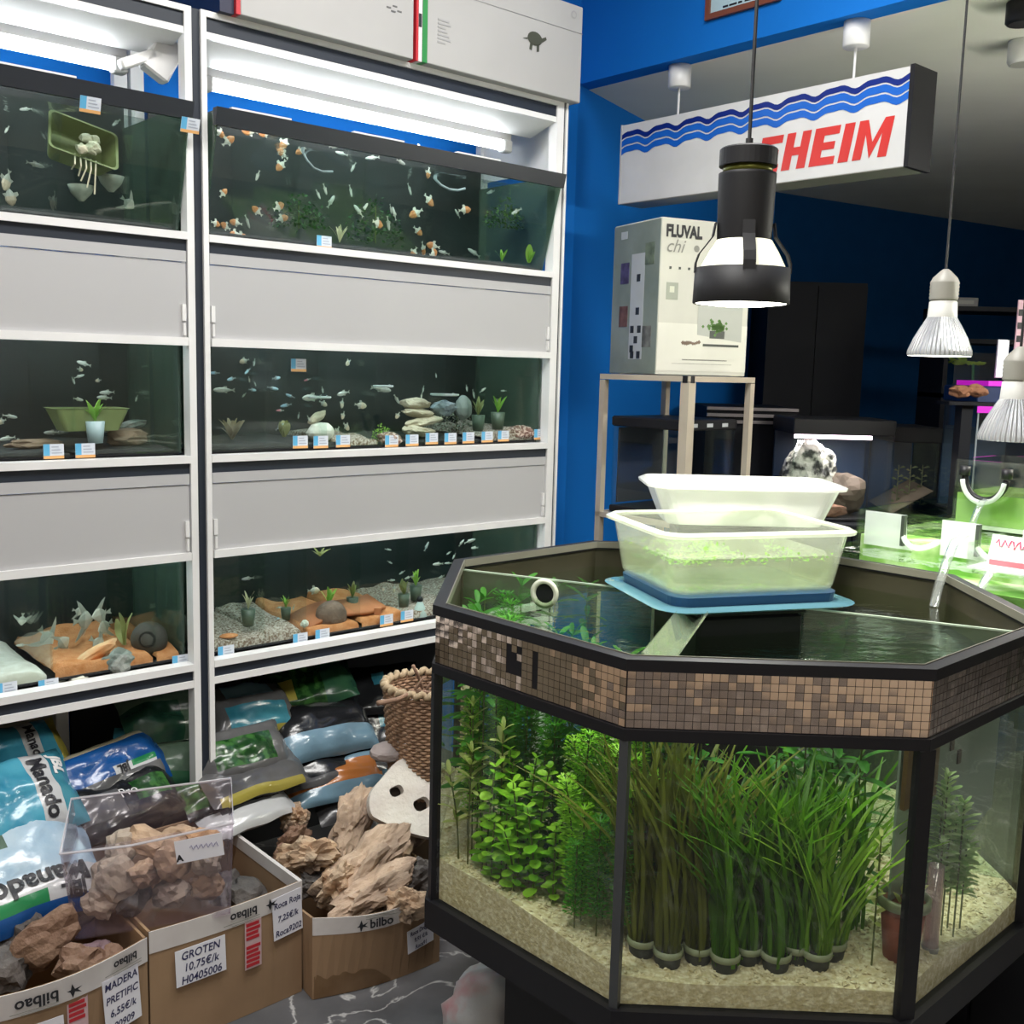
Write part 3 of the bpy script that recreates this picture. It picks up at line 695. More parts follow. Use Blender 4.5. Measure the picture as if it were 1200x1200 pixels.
b = MB(); b.lathe([(.040,-.06),(.045,-.055),(.045,-.001)], 28); b.build('spot_body', BLACK, t, True)
b = MB(); b.lathe([(.0,-.0605),(.035,-.0605)], 24, False); b.build('spot_face', mat('spot_face_dark', (.03,.03,.03), .4), t)
# framed certificate on the bulkhead
t = thing('framed_certificate', 'framed certificate with a brown wooden frame on the blue bulkhead', 'picture', O, RZ)
fx = 1.699
y0_, y1_, z0_, z1_ = -.46, -.17, 2.645, 2.86
for a, c in (((fx-.012, y0_, z0_), (fx, y1_, z0_+.018)), ((fx-.012, y0_, z1_-.018), (fx, y1_, z1_)), ((fx-.012, y0_, z0_+.018), (fx, y0_+.018, z1_-.018)), ((fx-.012, y1_-.018, z0_+.018), (fx, y1_, z1_-.018))):
    MB().box(a, c).build('frame_bar', mat('brown_frame', (.20,.06,.03), .4), t)
MB().box((fx-.004, y0_+.018, z0_+.018), (fx-.001, y1_-.018, z1_-.018)).build('certificate_sheet', mat('pale_blue_sheet', (.45,.62,.68), .5), t)
for i, (a, w_) in enumerate(((.05,.02),(.075,.03),(.11,.015),(.135,.04))):
    MB().box((fx-.005, y1_-.018-a-w_, z0_+.026), (fx-.0042, y1_-.018-a, z0_+.032)).build('print_line', BLACKINK, t)

# ------------------------------------------------------------------ steel stand, printed box and black tank
SP = rk(1.455, .368, 0); SW, SD = .345, .389
t = thing('steel_stand', 'square tube steel stand with two shelves in front of the blue wall', 'stand', SP, RZ)
tb_ = .022
for nm, x, y, w_ in (('post',0,0,.034),('post',SW-tb_,0,tb_),('post',0,SD-tb_,tb_),('post',SW-tb_,SD-tb_,tb_)):
    MB().box((x, y, 0), (x+w_, y+w_, 1.47)).build(nm, STEEL, t)
for z in (1.472, 1.0):
    for a, c in (((0,0),(SW,tb_)),((0,SD-tb_),(SW,SD)),((0,tb_),(tb_,SD-tb_)),((SW-tb_,tb_),(SW,SD-tb_))):
        MB().box((a[0], a[1], z-.0), (c[0], c[1], z+.018)).build('shelf_rail', STEEL, t)
    MB().box((tb_, tb_, z+.006), (SW-tb_, SD-tb_, z+.016)).build('shelf_plate', mat('dark_shelf', (.02,.02,.025), .4), t)
b = MB(); b.M = Matrix.Translation((.017, .017, 1.480)); b.lathe([(.02,-.012),(.02,.0101)], 12); b.build('corner_cap', BLACK, t)
# printed carton
FP = at_Y(768, 437, 3.5); fa = math.radians(24.9)
t = thing('printed_carton', 'tall pale carton with a small aquarium picture and FLUVAL lettering on a steel stand', 'box', (FP.x, FP.y, 1.4912), fa)
BW, BD, BH = .36, .30, .505
MB().bevbox((0, 0, 0), (BW, BD, BH), .003).build('carton_body', mat('carton_print_base', (.60,.60,.52), .4, col2=(.52,.52,.46), scale=4), t)
def fpanel(nm, x0, x1, z0, z1, m, lift=.0012): return MB().box((x0, -lift, z0), (x1, .0005, z1)).build(nm, m, t)
def lpanel(nm, y0, y1, z0, z1, m, lift=.0012): return MB().box((-lift, y0, z0), (.0005, y1, z1)).build(nm, m, t)
MF = basis((0,-.0016,0), (1,0,0), (0,0,1))
text('FLUVAL', .052, BLACKINK, t, Matrix.Translation((.017,-.0016,.462)) @ Matrix.Rotation(math.pi/2, 4, 'X'), bold=.0026, align='LEFT', xs=.78)
text('chi', .060, mat('grey_print', (.25,.25,.22), .5), t, Matrix.Translation((.017,-.0016,.415)) @ Matrix.Rotation(math.pi/2, 4, 'X'), align='LEFT', shear=.35)
b = MB(); b.M = Matrix.Translation((.138, -.0012, .413)) @ Matrix.Rotation(math.pi/2, 4, 'X'); b.lathe([(.0,0),(.011,.0)], 16, False); b.build('round_mark', mat('grey_print', (.25,.25,.22)), t)
fpanel('photo_panel', .002, .358, .015, .17, mat('print_cream', (.70,.70,.62), .4))
for i in range(3): fpanel('print_square', .036+.036*i, .044+.036*i, .343, .351, mat('dark_print', (.05,.06,.05)))
fpanel('print_photo', .028, .073, .245, .30, mat('print_greygreen', (.32,.35,.28), .4))
fpanel('print_photo', .040, .058, .268, .288, mat('print_pale', (.6,.62,.5), .4), .0018)
# printed picture of a small cube tank with a plant
MB().add([(.155,-.0016,.135),(.335,-.0016,.115),(.335,-.0016,.24),(.155,-.0016,.25)], [(0,1,2,3)]).build('print_tank', mat('print_tank_grey', (.42,.44,.40), .4), t)
fpanel('print_tank_base', .18, .325, .098, .106, mat('dark_print', (.05,.06,.05)), .0022)
fpanel('print_plant_pot', .205, .265, .125, .150, mat('dark_print', (.05,.06,.05)), .0022)
b = MB(); pr_ = random.Random(2)
for i in range(70):
    x = .235+pr_.gauss(0,.016); z = .165+pr_.gauss(0,.009); s = .006
    b.add([(x-s,-.0024,z),(x,-.0024,z-s),(x+s,-.0024,z),(x,-.0024,z+s)], [(0,1,2,3)])
stuff(b.build('print_plant', mat('print_green', (.08,.20,.03), .5), t))
for i in range(9):
    x = .10+.008*i; s = .006+.003*pr_.random(); z = .105+.006*pr_.random()
    MB().add([(x-s,-.0018,z),(x,-.0018,z-s),(x+s,-.0018,z),(x,-.0018,z+s)], [(0,1,2,3)]).build('print_pebble', mat('print_brown', (.20,.14,.10)), t)
fpanel('print_line', .10, .28, .050, .054, MATS['grey_print']); fpanel('print_line', .06, .30, .038, .0395, MATS['grey_print'])
lpanel('side_print', .002, .298, .003, .50, mat('side_greygreen', (.19,.23,.20), .4, col2=(.28,.32,.29), scale=5))
lpanel('side_strip', .09, .175, .05, .40, mat('side_pale', (.50,.53,.55), .4), .0018)
for y_, z_, c_ in ((.19,.345,(.05,.04,.09)),(.035,.40,(.08,.10,.07)),(.19,.20,(.10,.05,.04)),(.035,.13,(.10,.10,.09))):
    lpanel('side_photo', y_, y_+.055, z_-.04, z_+.03, mat('side_photo_%d' % int(y_*1000+z_*100), c_, .4, col2=tuple(v*2.2 for v in c_), scale=30), .0022)
for z_, y_ in ((.32,.115),(.21,.115),(.15,.145),(.15,.10),(.115,.12),(.085,.145),(.065,.14),(.065,.10)):
    lpanel('side_icon', y_, y_+.022, z_-.012, z_+.012, mat('side_icon_dark', (.03,.035,.04)), .0026)
lpanel('side_sticker', .21, .25, .455, .48, mat('side_pale', (.5,.53,.55)), .0022)
# black framed tank on the lower shelf
bt = rk(1.455+.04, .368-.045, 1.0185)
t = thing('small_aquarium', 'small black topped glass aquarium on the lower shelf of the steel stand', 'aquarium', bt, RZ)
w_, d_, h_ = .27, .31, .33
for a, c in (((0,0,.02),(w_,.005,h_-.03)),((0,d_-.005,.02),(w_,d_,h_-.03)),((0,.005,.02),(.005,d_-.005,h_-.03)),((w_-.005,.005,.02),(w_,d_-.005,h_-.03))):
    MB().box(a, c).build('pane', TANKGLASS, t)
MB().bevbox((-.004,-.004,0), (w_+.004, d_+.004, .022), .003).build('base_frame', BLACK, t)
MB().bevbox((-.006,-.006,h_-.035), (w_+.006, d_+.006, h_), .005).build('hood', BLACK, t)
MB().box((-.003,-.003,.02), (.008,.008,h_-.035)).build('corner_strip', mat('pale_corner', (.5,.55,.6), .3), t)
for i in range(3): MB().box((.03+.08*i,-.0075,h_-.024), (.06+.08*i,-.0055,h_-.012)).build('hood_label', mat('hood_print', (.5,.52,.55)), t)
MB().box((.02,d_-.012,.03), (w_-.02,d_-.006,h_-.04)).build('back_film', mat('dim_back_film', (.03,.03,.04), .4), t)
MB().box((.06,-.001,.14), (.10,-.0002,.15)).build('sticker', mat('pink_sticker', (.75,.35,.5)), t)

# ------------------------------------------------------------------ stepped waterfall tanks behind the octagon
P4 = Vector((.655, 2.593, 0)); P3 = Vector((.966, 2.265, 0)); EA = (P3-P4).normalized(); ERZ = math.atan2(EA.y, EA.x)
GREENB = mat('bright_green_bed', (.16,.34,.07), .7, col2=(.58,.62,.52), scale=9, contrast=(.4,.62), col3=(.32,.46,.18))
GWATER = glass('green_shallow_water', (.82,.97,.72), .06, bump=.5, bscale=22, power=3.5)
PLATE = glass('white_frosted_acrylic', (.95,.97,.97), .06, diff=.72, dcol=(.85,.88,.88), translu=.4)
t = thing('waterfall_tank', 'shallow glass tank of bright green water stepping down into the octagonal aquarium', 'aquarium', P4, ERZ)
E0, E1, D0, D1 = .12, .95, .030, .75
for a, c in (((E0,D0,.80),(E1,D0+.006,1.092)), ((E0,D1,.80),(E1,D1+.006,1.17)), ((E0,D0+.006,.80),(E0+.006,D1,1.094)), ((E1-.006,D0+.006,.80),(E1,D1,1.094))):
    MB().box(a, c).build('pane', TGLASS, t)
MB().box((E0+.006,D0+.006,1.02), (E1-.006,D1,1.045)).build('green_bed', GREENB, t)
b = MB(); b.grid(lambda i, j: (E0+.007+(E1-E0-.014)*i, D0+.007+(D1-D0-.008)*j, 1.083+.004*noise.noise(Vector((i*30, j*20, 2)))), 60, 40); b.build('water_surface', GWATER, t, True)
MB().box((E0-.004,D0-.004,.78), (E1+.004,D1+.01,.80)).build('base_frame', BLACK, t)
ct = thing('tank_cabinet', 'black cabinet under the shallow green waterfall tank', 'cabinet', P4, ERZ)
MB().box((E0+.02,D0+.04,0), (E1-.02,D1-.02,.76)).build('cabinet_body', BLACK, ct); MB().box((E0+.005,D0+.01,.761), (E1-.005,D1,.7795)).build('cabinet_top', BLACK, ct)
for i in range(2): MB().box((E0+.03+.40*i,D0+.022,.05), (E0+.42+.38*i,D0+.039,.74)).build('door', BLACK, ct)
# weir plate with rounded cut-outs
def arc(cx, cz, r, n=8, a0=180, a1=360): return [(cx+r*math.cos(math.radians(a0+(a1-a0)*i/n)), cz+r*math.sin(math.radians(a0+(a1-a0)*i/n))) for i in range(n+1)]
top = 1.172; bot = 1.088
pieces = ((.14,.245),(.335,.425),(.52,.66))
for i, (a, c) in enumerate(pieces):
    poly = [(a,bot),(c+.02,bot),(c+.012,bot+.012),(c+.003,bot+.03),(c,top),(a,top)]
    b = MB(); b.M = Matrix.Translation((0,.18,0)) @ Matrix.Rotation(math.pi/2, 4, 'X'); b.prism(poly, -.006, 0); b.build('weir_plate', PLATE, t)
    b = MB(); b.box((c-.004,.165,bot+.01), (c+.004,.179,top)); b.build('weir_fin', mat('dark_fin', (.05,.06,.05), .3), t)
for a, c in ((.245,.335),(.425,.52)):
    b = MB(); n = 10
    pts = [(a+(c-a)*i/n, .172-.02*math.sin(math.pi*i/n), bot+.012+.02*abs(2*i/n-1)**2) for i in range(n+1)]
    b.tube(pts, .007, 8); b.build('weir_lip', PLATE, t, True)
MB().box((E0+.006,.19,1.045), (E1-.006,.70,1.11)).build('upper_green_bed', GREENB, t)
b = MB(); b.grid(lambda i, j: (E0+.007+(E1-E0-.014)*i, .188+.5*j, 1.125+.004*noise.noise(Vector((i*30, j*20, 7)))), 60, 20); b.build('upper_water_surface', GWATER, t, True)
MB().box((E0,.176,1.088), (E0+.006,.74,1.175)).build('side_pane', TGLASS, t)
# upper glass tank
t2 = thing('glass_tank', 'small upper glass tank of green water with a black curved pipe across its front', 'aquarium', P4+EA*.25+Vector((-EA.y,EA.x,0))*.42, ERZ)
for a, c in (((0,0,1.13),(.62,.006,1.30)), ((0,.006,1.13),(.006,.28,1.30)), ((.614,.006,1.13),(.62,.28,1.30)), ((0,.274,1.13),(.62,.28,1.30))):
    MB().box(a, c).build('pane', TGLASS, t2)
MB().box((.007,.008,1.13), (.61,.27,1.215)).build('green_water', glass('green_water_block', (.6,.85,.35), .05, diff=.45, dcol=(.38,.58,.20)), t2)
MB().box((-.002,-.002,1.128), (.622,.282,1.138)).build('base_edge', mat('pale_glass_edge', (.45,.55,.42), .2), t2)
t3 = thing('curved_pipe', 'black and clear curved pipe hooked over the small upper glass tank', 'pipe', P4+EA*.25+Vector((-EA.y,EA.x,0))*.42, ERZ)
b = MB(); b.tube([(.085+.052*math.cos(math.radians(a)), -.016, 1.262+.058*math.sin(math.radians(a))) for a in range(175, 366, 12)], .008, 10); b.build('pipe_bend', BLACK, t3, True)
b = MB(); b.tube([(.085+.052*math.cos(math.radians(a)), -.030, 1.258+.060*math.sin(math.radians(a))) for a in range(185, 356, 12)], .006, 10); b.build('clear_sleeve', PLATE, t3, True)
for x in (.033, .137):
    b = MB(); b.tube([(x,-.018,1.262),(x,-.018,1.285)], .013, 12); b.build('pipe_end', BLACK, t3, True)
STREAM = glass('falling_water', (.96,.98,.97), .10, bump=.8, bscale=40, diff=.12, dcol=(.85,.9,.88), bstretch=(1,1,.2))
def stream(pts, w, label):
    t = thing('water_stream', label, 'water', pts[0]); b = MB(); vs = []; n = len(pts)
    fwd = Vector((pts[-1]-pts[0])); fwd.z = 0; side = Vector((-fwd.y, fwd.x, 0)).normalized() if fwd.length > .001 else Vector(EA)
    p0 = Vector(pts[0])
    rows = []
    for i, p in enumerate(pts):
        for s_, o_ in ((-1,0),(-.4,.4),(.4,.4),(1,0),(.4,-.4),(-.4,-.4)):
            q = Vector(p)-p0 + side*(w/2*s_) + Vector((fwd.normalized()))*(o_*w*.35) if fwd.length > .001 else Vector(p)-p0+side*(w/2*s_)
            rows.append(tuple(q))
    fs = [(i*6+j, i*6+(j+1) % 6, i*6+6+(j+1) % 6, i*6+6+j) for i in range(n-1) for j in range(6)] + [tuple(range(6)), tuple((n-1)*6+j for j in range(5,-1,-1))]
    b.add(rows, fs); o = b.build('water_sheet', STREAM, t, True); return t
E_ = lambda e, d, z: P4 + EA*e + Vector((-EA.y, EA.x, 0))*d + Vector((0,0,z))
stream([E_(.455,.03,1.165), E_(.455,-.02,1.155), E_(.453,-.05,1.11), E_(.450,-.07,1.06), E_(.448,-.08,1.02)], .022, 'clear falling water stream beside the plate with red writing')
stream([E_(.53,.03,1.10), E_(.53,-.01,1.098), E_(.528,-.04,1.07), E_(.526,-.055,1.04), E_(.525,-.06,1.02)], .02, 'lower clear water stream spilling over the octagon rim')
stream([E_(.345,.41,1.21), E_(.345,.37,1.205), E_(.343,.35,1.18), E_(.340,.335,1.15), E_(.340,.33,1.127)], .018, 'thin water stream under the black curved pipe')
# clear tray with red writing
t = thing('spillway_box', 'clear plastic spillway box with a white plate and red handwriting beside the octagon', 'box', E_(.46,.035,1.096), ERZ)
b = MB(); b.box((0,0,0), (.20,.005,.055)); b.build('box_wall', CLEAR, t)
b = MB(); b.box((0,.005,0), (.005,.10,.055)); b.build('box_wall', CLEAR, t)
b = MB(); b.box((.0,.005,-.004), (.20,.10,.0)); b.build('box_floor', PLATE, t)
b = MB(); b.M = Matrix.Translation((.03,.03,.0)) @ Matrix.Rotation(-.35, 4, 'X'); b.box((0,0,0), (.17,.004,.075)); b.build('white_plate', PLATE, t)
RM = mat('red_marker', (.75,.05,.12), .5)
b = MB(); pr_ = random.Random(4); b.M = Matrix.Translation((.03,.03,.0)) @ Matrix.Rotation(-.35, 4, 'X')
pts = [(.012+.0045*i, -.002, .055+.010*math.sin(i*1.9)+.004*pr_.random()) for i in range(33)]
b.tube(pts, .0018, 5); b.build('red_writing', RM, t)
b = MB(); b.box((.05,-.002,.012), (.19,-.0005,.024)); b.build('red_stroke', mat('red_marker_faded', (.75,.22,.26), .5), t)

# ------------------------------------------------------------------ dark back of the shop
DW = mat('dark_cabinet', (.008,.009,.013), .6, spec=.15)
def backtank(name, label, px0, px1, py0, py1, Y, depth, hood=BLACK, zb=None):
    A = at_Y(px0, py1, Y); B = at_Y(px1, py1, Y); z1 = at_Y(px0, py0, Y).z; z0 = zb if zb else A.z
    t = thing(name, label, 'aquarium', (A.x, A.y, z0)); w_ = B.x-A.x; h_ = z1-z0
    for a, c in (((0,0,.01),(w_,.005,h_-.06)), ((0,.005,.01),(.005,depth,h_-.06)), ((w_-.005,.005,.01),(w_,depth,h_-.06))): MB().box(a, c).build('pane', TANKGLASS, t)
    MB().box((0,depth,0), (w_,depth+.005,h_-.06)).build('back_panel', mat('back_film_navy', (.003,.02,.06), .5), t)
    MB().bevbox((-.005,-.005,0), (w_+.005,depth+.008,.012), .003).build('base_frame', BLACK, t)
    MB().bevbox((-.008,-.008,h_-.062), (w_+.008,depth+.008,h_), .004).build('hood', hood, t)
    return t, w_, h_
def cabinet(label, x0, x1, y0, y1, z1, name='dark_cabinet_unit', doors=2):
    t = thing(name, label, 'cabinet', (x0, y0, 0)); w_ = x1-x0; d_ = y1-y0
    MB().box((0,.02,0), (w_,d_,z1-.02)).build('cabinet_body', DW, t)
    MB().bevbox((-.01,-.01,z1-.02), (w_+.01,d_+.01,z1), .004).build('cabinet_top', DW, t)
    for i in range(doors):
        o = MB().box((w_*i/doors+.004,.002,.05), (w_*(i+1)/doors-.004,.019,z1-.03)).build('door', DW, t)
        MB().box((w_*(i+.5)/doors-.04,-.012,z1-.12), (w_*(i+.5)/doors+.04,.001,z1-.108)).build('handle', STEEL, o)
    return t
cabinet('low black cabinet carrying the lit rock aquarium', .95, 1.735, 4.12, 4.62, .925)
t, w_, h_ = backtank('rock_aquarium', 'lit aquarium of pale rock with a pink white tube under its black hood', 925, 1040, 490, 608, 4.2, .32, zb=.926)
MB().box((.006,.01,h_-.079), (w_-.08,.03,h_-.064)).build('light_tube', emission('pink_white_tube', (1,.72,.85), 7), t)
l = bpy.data.lights.new('tank_tube_light', 'AREA'); l.shape = 'RECTANGLE'; l.size = .3; l.size_y = .04; l.energy = 5; l.color = (1,.9,.9)
o = bpy.data.objects.new('tank_tube_light', l); COL.objects.link(o); o.location = (1.28, 4.28, .925+h_-.09)
def rock_mesh(seed, sx, sy, sz, rough=.45, freq=1.6, sub=3, flat=0.0):
    bm = bmesh.new(); bmesh.ops.create_icosphere(bm, subdivisions=sub, radius=1); off = Vector((seed*7.31, seed*3.17, seed*1.7))
    for v in bm.verts:
        p = v.co.copy(); n1 = noise.noise(p*freq+off); n2 = noise.noise(p*freq*2.7+off); n3 = noise.noise(p*freq*6+off)
        ridge = 1-abs(n2)*2
        p *= 1 + rough*(n1*.8 + ridge*.25 - .12 + n3*.18)
        if flat: p.z = max(-flat, min(flat, p.z)) if False else p.z*(1-.0*flat)
        v.co = Vector((p.x*sx, p.y*sy, p.z*sz))
    me = bpy.data.meshes.new('rock'); bm.to_mesh(me); bm.free(); return me
def rock(name, label, seed, loc, size, m, rot=(0,0,0), group=None, cat='rock', smooth=False, **k):
    me = rock_mesh(seed, *size, **k); me.materials.append(m)
    if smooth: me.polygons.foreach_set('use_smooth', [True]*len(me.polygons))
    o = bpy.data.objects.new(name, me); COL.objects.link(o); o.location = loc; o.rotation_euler = rot
    return tag(o, label, cat, group)
PALEROCK = mat('pale_holey_rock', (.50,.48,.42), .8, col2=(.03,.03,.03), scale=22, contrast=(.48,.60), bump=.8, bscale=40)
rock('aquarium_rock', 'pale mottled rock filling one side of the lit aquarium', 3, (1.205, 4.30, .925+.175), (.105,.06,.15), PALEROCK, sub=4)
rock('aquarium_rock', 'dark brown rock in the lit aquarium behind the white tub', 5, (1.36, 4.33, .925+.10), (.09,.07,.085), mat('brown_rock', (.05,.035,.025), .8, col2=(.10,.07,.05)), sub=3)
rock('aquarium_rock', 'low reddish rock pile at the foot of the lit aquarium', 8, (1.27, 4.235, .925+.04), (.075,.022,.03), mat('reddish_rock', (.30,.13,.07), .8, col2=(.18,.09,.06), scale=20), sub=3)
t, w_, h_ = backtank('dim_aquarium', 'dim aquarium with dark plants and a brown sand slope beside the lit rock aquarium', 1042, 1094, 500, 612, 4.3, .30, zb=.926)
MB().grid(lambda i, j: (.006+(w_-.012)*i, .008+.28*j, .02+.10*i+.02*j), 10, 4).build('sand_slope', mat('brown_sand', (.12,.075,.055), .9), t, True)
for i in range(3):
    p = Vector((A_x := 0, 0, 0)); a = at_Y(1050+14*i, 592, 4.42)
    tt = thing('water_plant', ('dark stemmed water plant with pale tips in the dim aquarium', 'middle dark stemmed water plant in the dim aquarium', 'dark stemmed water plant beside the brown sand slope')[i], 'plant', a); b = MB()
    for k in range(14):
        z = .012*k; q = 2.4*k
        b.add([(0,0,z),(.018*math.cos(q),.018*math.sin(q),z+.012),(.03*math.cos(q),.03*math.sin(q),z+.006),(.018*math.cos(q+.4),.018*math.sin(q+.4),z+.002)], [(0,1,2,3)])
    b.build('foliage', leafmat('dim_plant', (.06,.08,.03), (.25,.22,.12)), tt); MB().tube([(0,0,0),(0,0,.17)], .0018, 5).build('stem', MATS['dim_plant'], tt)
cabinet('black cabinet under the magenta hooded aquarium', 1.76, 2.45, 3.98, 4.5, .985)
# magenta hooded aquarium on the right
t, w_, h_ = backtank('magenta_aquarium', 'aquarium with a navy hood and glowing magenta strips behind the lower bulb', 1135, 1215, 452, 600, 4.0, .30, zb=.986, hood=mat('navy_hood', (.004,.02,.09), .4))
MAG = mat('magenta_strip', (.45,.01,.42), .4, emit=(.8,.02,.75), estr=.55)
MB().box((.03,-.010,h_+.001), (w_,.28,h_+.02)).build('top_strip', MAG, t)
MB().box((-.004,-.012,h_-.10), (w_,-.0085,h_-.075)).build('lower_strip', MAG, t)
MB().box((.0,-.008,.02), (.006,-.006,h_-.10)).build('edge_strip', mat('pale_edge', (.3,.35,.4), .3), t)
# shelf unit high on the back wall with boxes and tank of green plants
sh = at_Y(1118, 440, 4.7)
t = thing('wall_shelf', 'dark wooden shelf unit with three boards beside the back wall', 'shelf', (sh.x-.05, sh.y, 0))
for z in (1.42, 1.66, 1.80):
    MB().box((0,0,z), (1.0,.28,z+.02)).build('shelf_board', DW, t)
for x in (0, .98): MB().box((x,0,0), (x+.02,.28,1.82)).build('shelf_side', DW, t)
p = at_Y(1120, 437, 4.72); t = thing('plant_tank', 'small dark tank with bright green plant tips on the wall shelf', 'aquarium', (p.x, 4.74, 1.441))
for a, c in (((0,0,0),(.20,.004,.18)),((0,.004,0),(.004,.2,.18)),((.196,.004,0),(.20,.2,.18))): MB().box(a, c).build('pane', TANKGLASS, t)
b = MB(); pr_ = random.Random(8)
for i in range(60):
    x = .02+.14*pr_.random(); z = .13+.03*pr_.random()*(1 if x < .09 else .3); y = .05+.1*pr_.random(); s = .012
    b.add([(x-s,y,z),(x,y,z-s*.5),(x+s,y,z+.004),(x,y,z+s*.6)], [(0,1,2,3)])
stuff(b.build('plant_tips', leafmat('yellow_green_tips', (.20,.30,.03), (.30,.42,.05)), t))
MB().tube([(.11,.06,.0),(.112,.06,.06),(.108,.06,.13)], .006, 6).build('plant_stem', mat('teal_stem', (.03,.16,.10), .5), t)
for i, (dx, lab) in enumerate(((-.02,'orange brown stone beside the magenta hooded aquarium'),(.035,'larger orange brown stone on the dark shelf by the plant tank'))):
    p = at_Y(1118+18*i, 458, 3.96)
    rock('shelf_stone', lab, 20+i, (p.x, 3.9, p.z), (.04,.03,.022), mat('orange_stone', (.35,.17,.09), .8, col2=(.25,.11,.06), scale=12))
p = at_Y(1105, 470, 3.9); b = MB(); b.box((0,-.06,-.012), (.16,.06,0)); o = b.build('stone_shelf', DW, None, loc=(p.x, 3.9, p.z)); tag(o, 'narrow dark plant stand holding two orange brown stones', 'stand'); MB().box((.06,-.03,-p.z), (.10,.03,-.0125)).build('stand_post', DW, o)
p = at_Y(1176, 405, 4.1); t = thing('white_lamp_strip', 'bright white upright lamp strip above the magenta hooded aquarium', 'lamp', (p.x, 4.12, at_Y(1176,448,4.1).z+.02))
MB().box((0,0,0), (.03,.02,.14)).build('lamp_face', emission('white_strip_light', (1,1,1), 2.2), t); MB().box((-.003,.02,-.003), (.033,.03,.143)).build('lamp_case', WHITE, t)
p = at_Y(1191, 450, 4.1); t = thing('pink_banner', 'pale pink upright banner with dark marks above the magenta hooded aquarium', 'banner', (p.x, 4.14, p.z+.02))
MB().box((0,0,0), (.10,.008,.30)).build('banner_sheet', mat('pink_sheet', (.75,.5,.58), .5), t)
for i in range(5): MB().box((.003,-.002,.04+.05*i), (.02,-.0002,.065+.05*i)).build('banner_mark', BLACKINK, t)
p = at_Y(1120, 362, 4.72); t = thing('shelf_carton', 'small grey carton lying on the top board of the wall shelf', 'box', (p.x, 4.75, 1.8205)); MB().bevbox((0,0,0), (.11,.1,.04), .002).build('carton_body', mat('grey_carton', (.12,.12,.13), .6), t); MB().box((.02,-.001,.012), (.09,-.0002,.028)).build('carton_label', mat('pale_carton_label', (.2,.2,.2), .6), t)
# dark furniture behind the stand: black unit with pale slats, dim fish prints
p = at_Y(828, 510, 4.55); q = at_Y(935, 510, 4.55)
t = thing('slatted_unit', 'black unit with three pale slats behind the steel stand', 'cabinet', (p.x, 4.56, 0)); w_ = q.x-p.x
MB().box((0,.02,0), (w_,.5,1.36)).build('unit_body', DW, t)
for i in range(3): MB().box((0,0,1.29+.028*i), (w_,.02,1.303+.028*i)).build('slat', mat('grey_slat', (.22,.19,.20), .5), t)
p = at_Y(915, 325, 5.4); q = at_Y(1010, 325, 5.4); zb = at_Y(915, 505, 5.4).z
t = thing('tall_dark_unit', 'tall dark wall cabinet with glossy doors behind the pendant lamp', 'cabinet', (p.x-.05, 5.42, 0))
for i in range(2): MB().box((.25*i,0,.05), (.25*i+.246,.018,1.95)).build('door', DW, t)
MB().box((0,.02,0), (.5,.38,1.97)).build('unit_body', DW, t)

# ------------------------------------------------------------------ plants in the octagonal aquarium (tank space: x right, y back)
def blade_mesh(seed, L_, w_, bend, m, fold=.0):
    r = random.Random(seed); n = 9; vs = []; fs = []; a = r.uniform(-.4, .4); tw = r.uniform(-.5, .5)
    for i in range(n+1):
        s = i/n; ww = w_*(1 if s < .8 else (1-s)/.2*.85+.15)*(.8+.2*min(1, s*5))
        x = bend*s**2.2*L_ + .006*math.sin(s*5+a*9); z = L_*(s - .28*abs(bend)*s**3); t_ = a + tw*s
        c, sn = math.cos(t_)*ww/2, math.sin(t_)*ww/2
        vs += [(x-sn*.3, -c, z), (x+sn*.3+.0006, 0, z-.0006), (x+sn*.3, c, z)]
    for i in range(n): fs += [(3*i, 3*i+1, 3*i+4, 3*i+3), (3*i+1, 3*i+2, 3*i+5, 3*i+4)]
    b = MB(); b.add(vs, fs); return b.mesh('blade', m, True)
GL = leafmat('vallis_green', (.045,.15,.005), (.14,.34,.015), .45, .4, 6)
GO = leafmat('vallis_olive', (.10,.12,.012), (.20,.22,.03), .4, .45, 6)
GB = leafmat('vallis_bright', (.14,.32,.02), (.30,.48,.05), .45, .4, 6)
POTM = mat('white_pot_ring', (.27,.30,.20), .5, col2=(.16,.19,.10), scale=20)
POTD = mat('black_pot', (.03,.035,.03), .6)
POTB = MB().lathe([(.019,0),(.022,.022),(.020,.024)], 16).mesh('pot_base', POTD, True)
POTR = MB().lathe([(.0215,.022),(.0245,.024),(.0245,.034),(.022,.034)], 18, False).mesh('pot_ring', POTM, True)
BV = {}
def variants(key, m, Ls, w_):
    if key not in BV: BV[key] = [blade_mesh(len(BV)*50+i, Ls[0]+(Ls[1]-Ls[0])*i/7, w_*(.8+.05*i), (.06,.18,.30,.42,.12,.24,.36,.5)[i], m) for i in range(8)]
    return BV[key]
